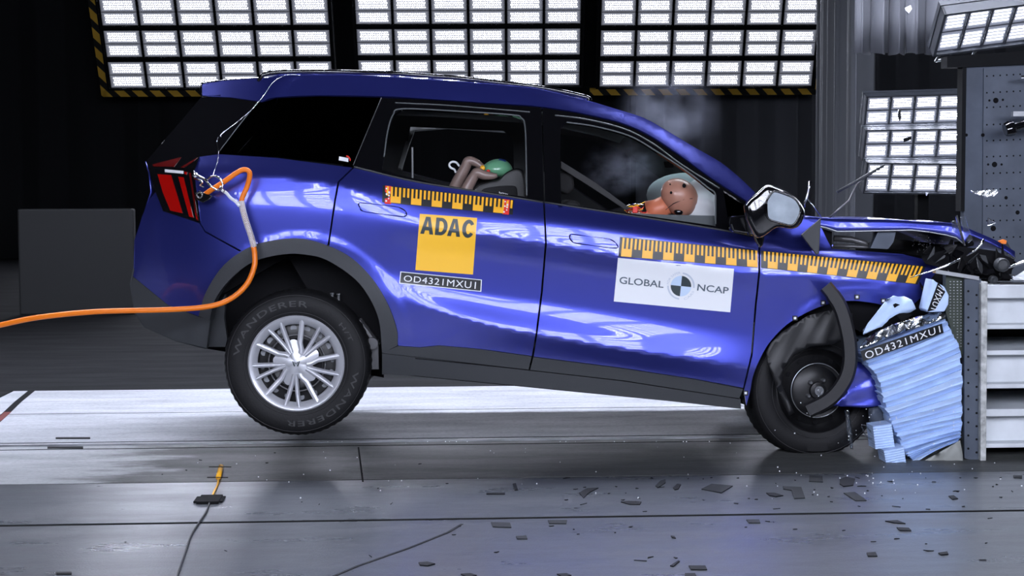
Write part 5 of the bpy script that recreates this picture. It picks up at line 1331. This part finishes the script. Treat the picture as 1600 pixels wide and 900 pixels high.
# pale specks
mb = MB()
for i in range(140):
    u = rr.gauss(1330, 120) if i % 3 else rr.uniform(300, 1100); v = rr.uniform(600, 760) if i % 2 else rr.uniform(640, 780)
    p = PY(min(u, 1490), v, -.35) if v < 716 and u > 1150 else PF(u, max(v, 690), .002); s = rr.uniform(.001, .0028); mb.box(p, (s, 0, 0), (0, s*.6, 0), (0, 0, s))
tag(mb.build('glass_dust', M['wtext']), 'fine pale dust and glass specks thrown about the front wheel', 'dust', kind='stuff')
# cracks painted over with tape: the long black line and the joints
def strip(name, px, w_, m, label, kind=None, z=.001):
    P = [PF(u, v, z) for u, v in px]; vs = []
    for i, p in enumerate(P):
        d = (P[min(i+1, len(P)-1)]-P[max(i-1, 0)]).normalized(); s = V3((-d.y, d.x, 0))*w_; vs += [p-s, p+s, p+s+V3((0, 0, .0015)), p-s+V3((0, 0, .0015))]
    fs = [(i*4+j, i*4+(j+1) % 4, (i+1)*4+(j+1) % 4, (i+1)*4+j) for i in range(len(P)-1) for j in range(4)]
    o = mesh_obj(name, vs, fs, m); 
    if kind: o['kind'] = kind
    else: tag(o, label, 'cord')
    return o
strip('black_cord', [(518,902),(560,884),(640,856),(700,832),(722,819)], .006, scr, 'long straight black cord lying slantwise on the floor in the foreground')
strip('trim_3', [(50,610),(28,628),(5,650),(-20,672)], .022, M['black'], '', 'structure')
strip('trim_4', [(560,699),(567,753)], .004, M['black'], '', 'structure')
strip('trim_5', [(-20,668),(0,655),(12,644)], .02, mat('rust_red_mark', (.12, .02, .015), .6), '', 'structure', .002)
# sensor with its lead, taped to the floor
sn = thing('floor_sensor', 'yellow contact sensor with its lead taped to the floor before the rear wheel', 'sensor', PF(341, 748))
a, b = PF(345.5, 729, .012), PF(341, 746, .012)
mb = MB(); mb.tube([a, a.lerp(b, .5), b], .012, 12); mb.build('sensor_body', M['yellow'], sn, True)
mb = MB()
for (u0, u1, v) in ((327,361,729.5),(324,356,746)): mb.box((PF(u0, v, .024)+PF(u1, v, .024))/2, (PF(u1, v)-PF(u0, v))/2, (0, .006, 0), (0, 0, .001))
o = mb.build('tape_strip', M['black'], sn); mb = MB(); mb.bb(PF(305, 782).x, PF(350, 782).x, PF(0+320, 786).y, PF(320, 778).y, 0.001, .008); mb.bb(PF(311, 782).x, PF(345, 782).x, PF(320, 788).y, PF(320, 777).y, 0.001, .012); bevel(mb.build('clamp_bar', M['black'], sn), .002)
mb = MB(); mb.tube([V3(p) for p in cr([tuple(PF(u, v, .006)) for u, v in [(341,747),(340,757),(335,767),(331,776)]], 5)], .0045, 8); mb.build('yellow_lead', M['yellow'], sn, True)
mb = MB(); mb.tube([V3(p) for p in cr([tuple(PF(u, v, .005)) for u, v in [(327,786),(322,800),(310,818),(298,838),(290,862),(281,888),(274,912)]], 5)], .0042, 8); mb.build('grey_lead', M['sblack'], sn, True)

# ================================================================== SMOKE
def smoke(name, c, ax, dens_, label, seed=0):
    m = bpy.data.materials.new(name+'_mat'); m.use_nodes = True; nt = m.node_tree; nt.nodes.remove(nt.nodes['Principled BSDF']); L = nt.links.new
    v = nnode(nt, 'ShaderNodeVolumePrincipled'); v.inputs['Color'].default_value = (.75, .8, 1, 1); v.inputs['Anisotropy'].default_value = .3
    tc = nt.nodes.new('ShaderNodeTexCoord')
    n = nnode(nt, 'ShaderNodeTexNoise', inp={'Scale': 2.1, 'Detail': 5, 'Roughness': .6}); mp = nt.nodes.new('ShaderNodeMapping'); mp.inputs['Location'].default_value = (seed, seed*2.3, 0)
    L(tc.outputs['Object'], mp.inputs[0]); L(mp.outputs[0], n.inputs['Vector'])
    ln = nnode(nt, 'ShaderNodeVectorMath', operation='LENGTH'); L(tc.outputs['Object'], ln.inputs[0])
    f = nnode(nt, 'ShaderNodeMapRange', interpolation_type='SMOOTHSTEP'); f.inputs['From Min'].default_value = 1.; f.inputs['From Max'].default_value = .1; f.inputs['To Min'].default_value = 0; f.inputs['To Max'].default_value = 1; L(ln.outputs['Value'], f.inputs['Value'])
    g = nnode(nt, 'ShaderNodeMapRange'); g.inputs['From Min'].default_value = .42; g.inputs['From Max'].default_value = .72; L(n.outputs['Fac'], g.inputs['Value'])
    x = nnode(nt, 'ShaderNodeMath', operation='MULTIPLY'); L(f.outputs[0], x.inputs[0]); L(g.outputs[0], x.inputs[1])
    y = nnode(nt, 'ShaderNodeMath', operation='MULTIPLY'); y.inputs[1].default_value = dens_; L(x.outputs[0], y.inputs[0]); L(y.outputs[0], v.inputs['Density'])
    L(v.outputs[0], nt.nodes['Material Output'].inputs['Volume'])
    mb = MB(); mb.ell((0, 0, 0), (1, 0, 0), (0, 1, 0), (0, 0, 1), 20); o = mb.build(name, m); o.location = c; o.scale = ax
    return tag(o, label, 'smoke', kind='stuff')
smoke('smoke_wisp', PC(970, 262, .62), (.24, .22, .17), 7.5, 'wisp of white smoke drifting inside the front window', 1.3)
smoke('smoke_wisp', PY(1045, 185, 1.6), (.36, .3, .34), 2.0, 'wisp of white smoke rising behind the windscreen pillar', 4.1)
smoke('smoke_wisp', PY(1385, 700, -.1), (.35, .2, .17), 1.4, 'faint cloud of dust low beside the small honeycomb blocks', 7.7)
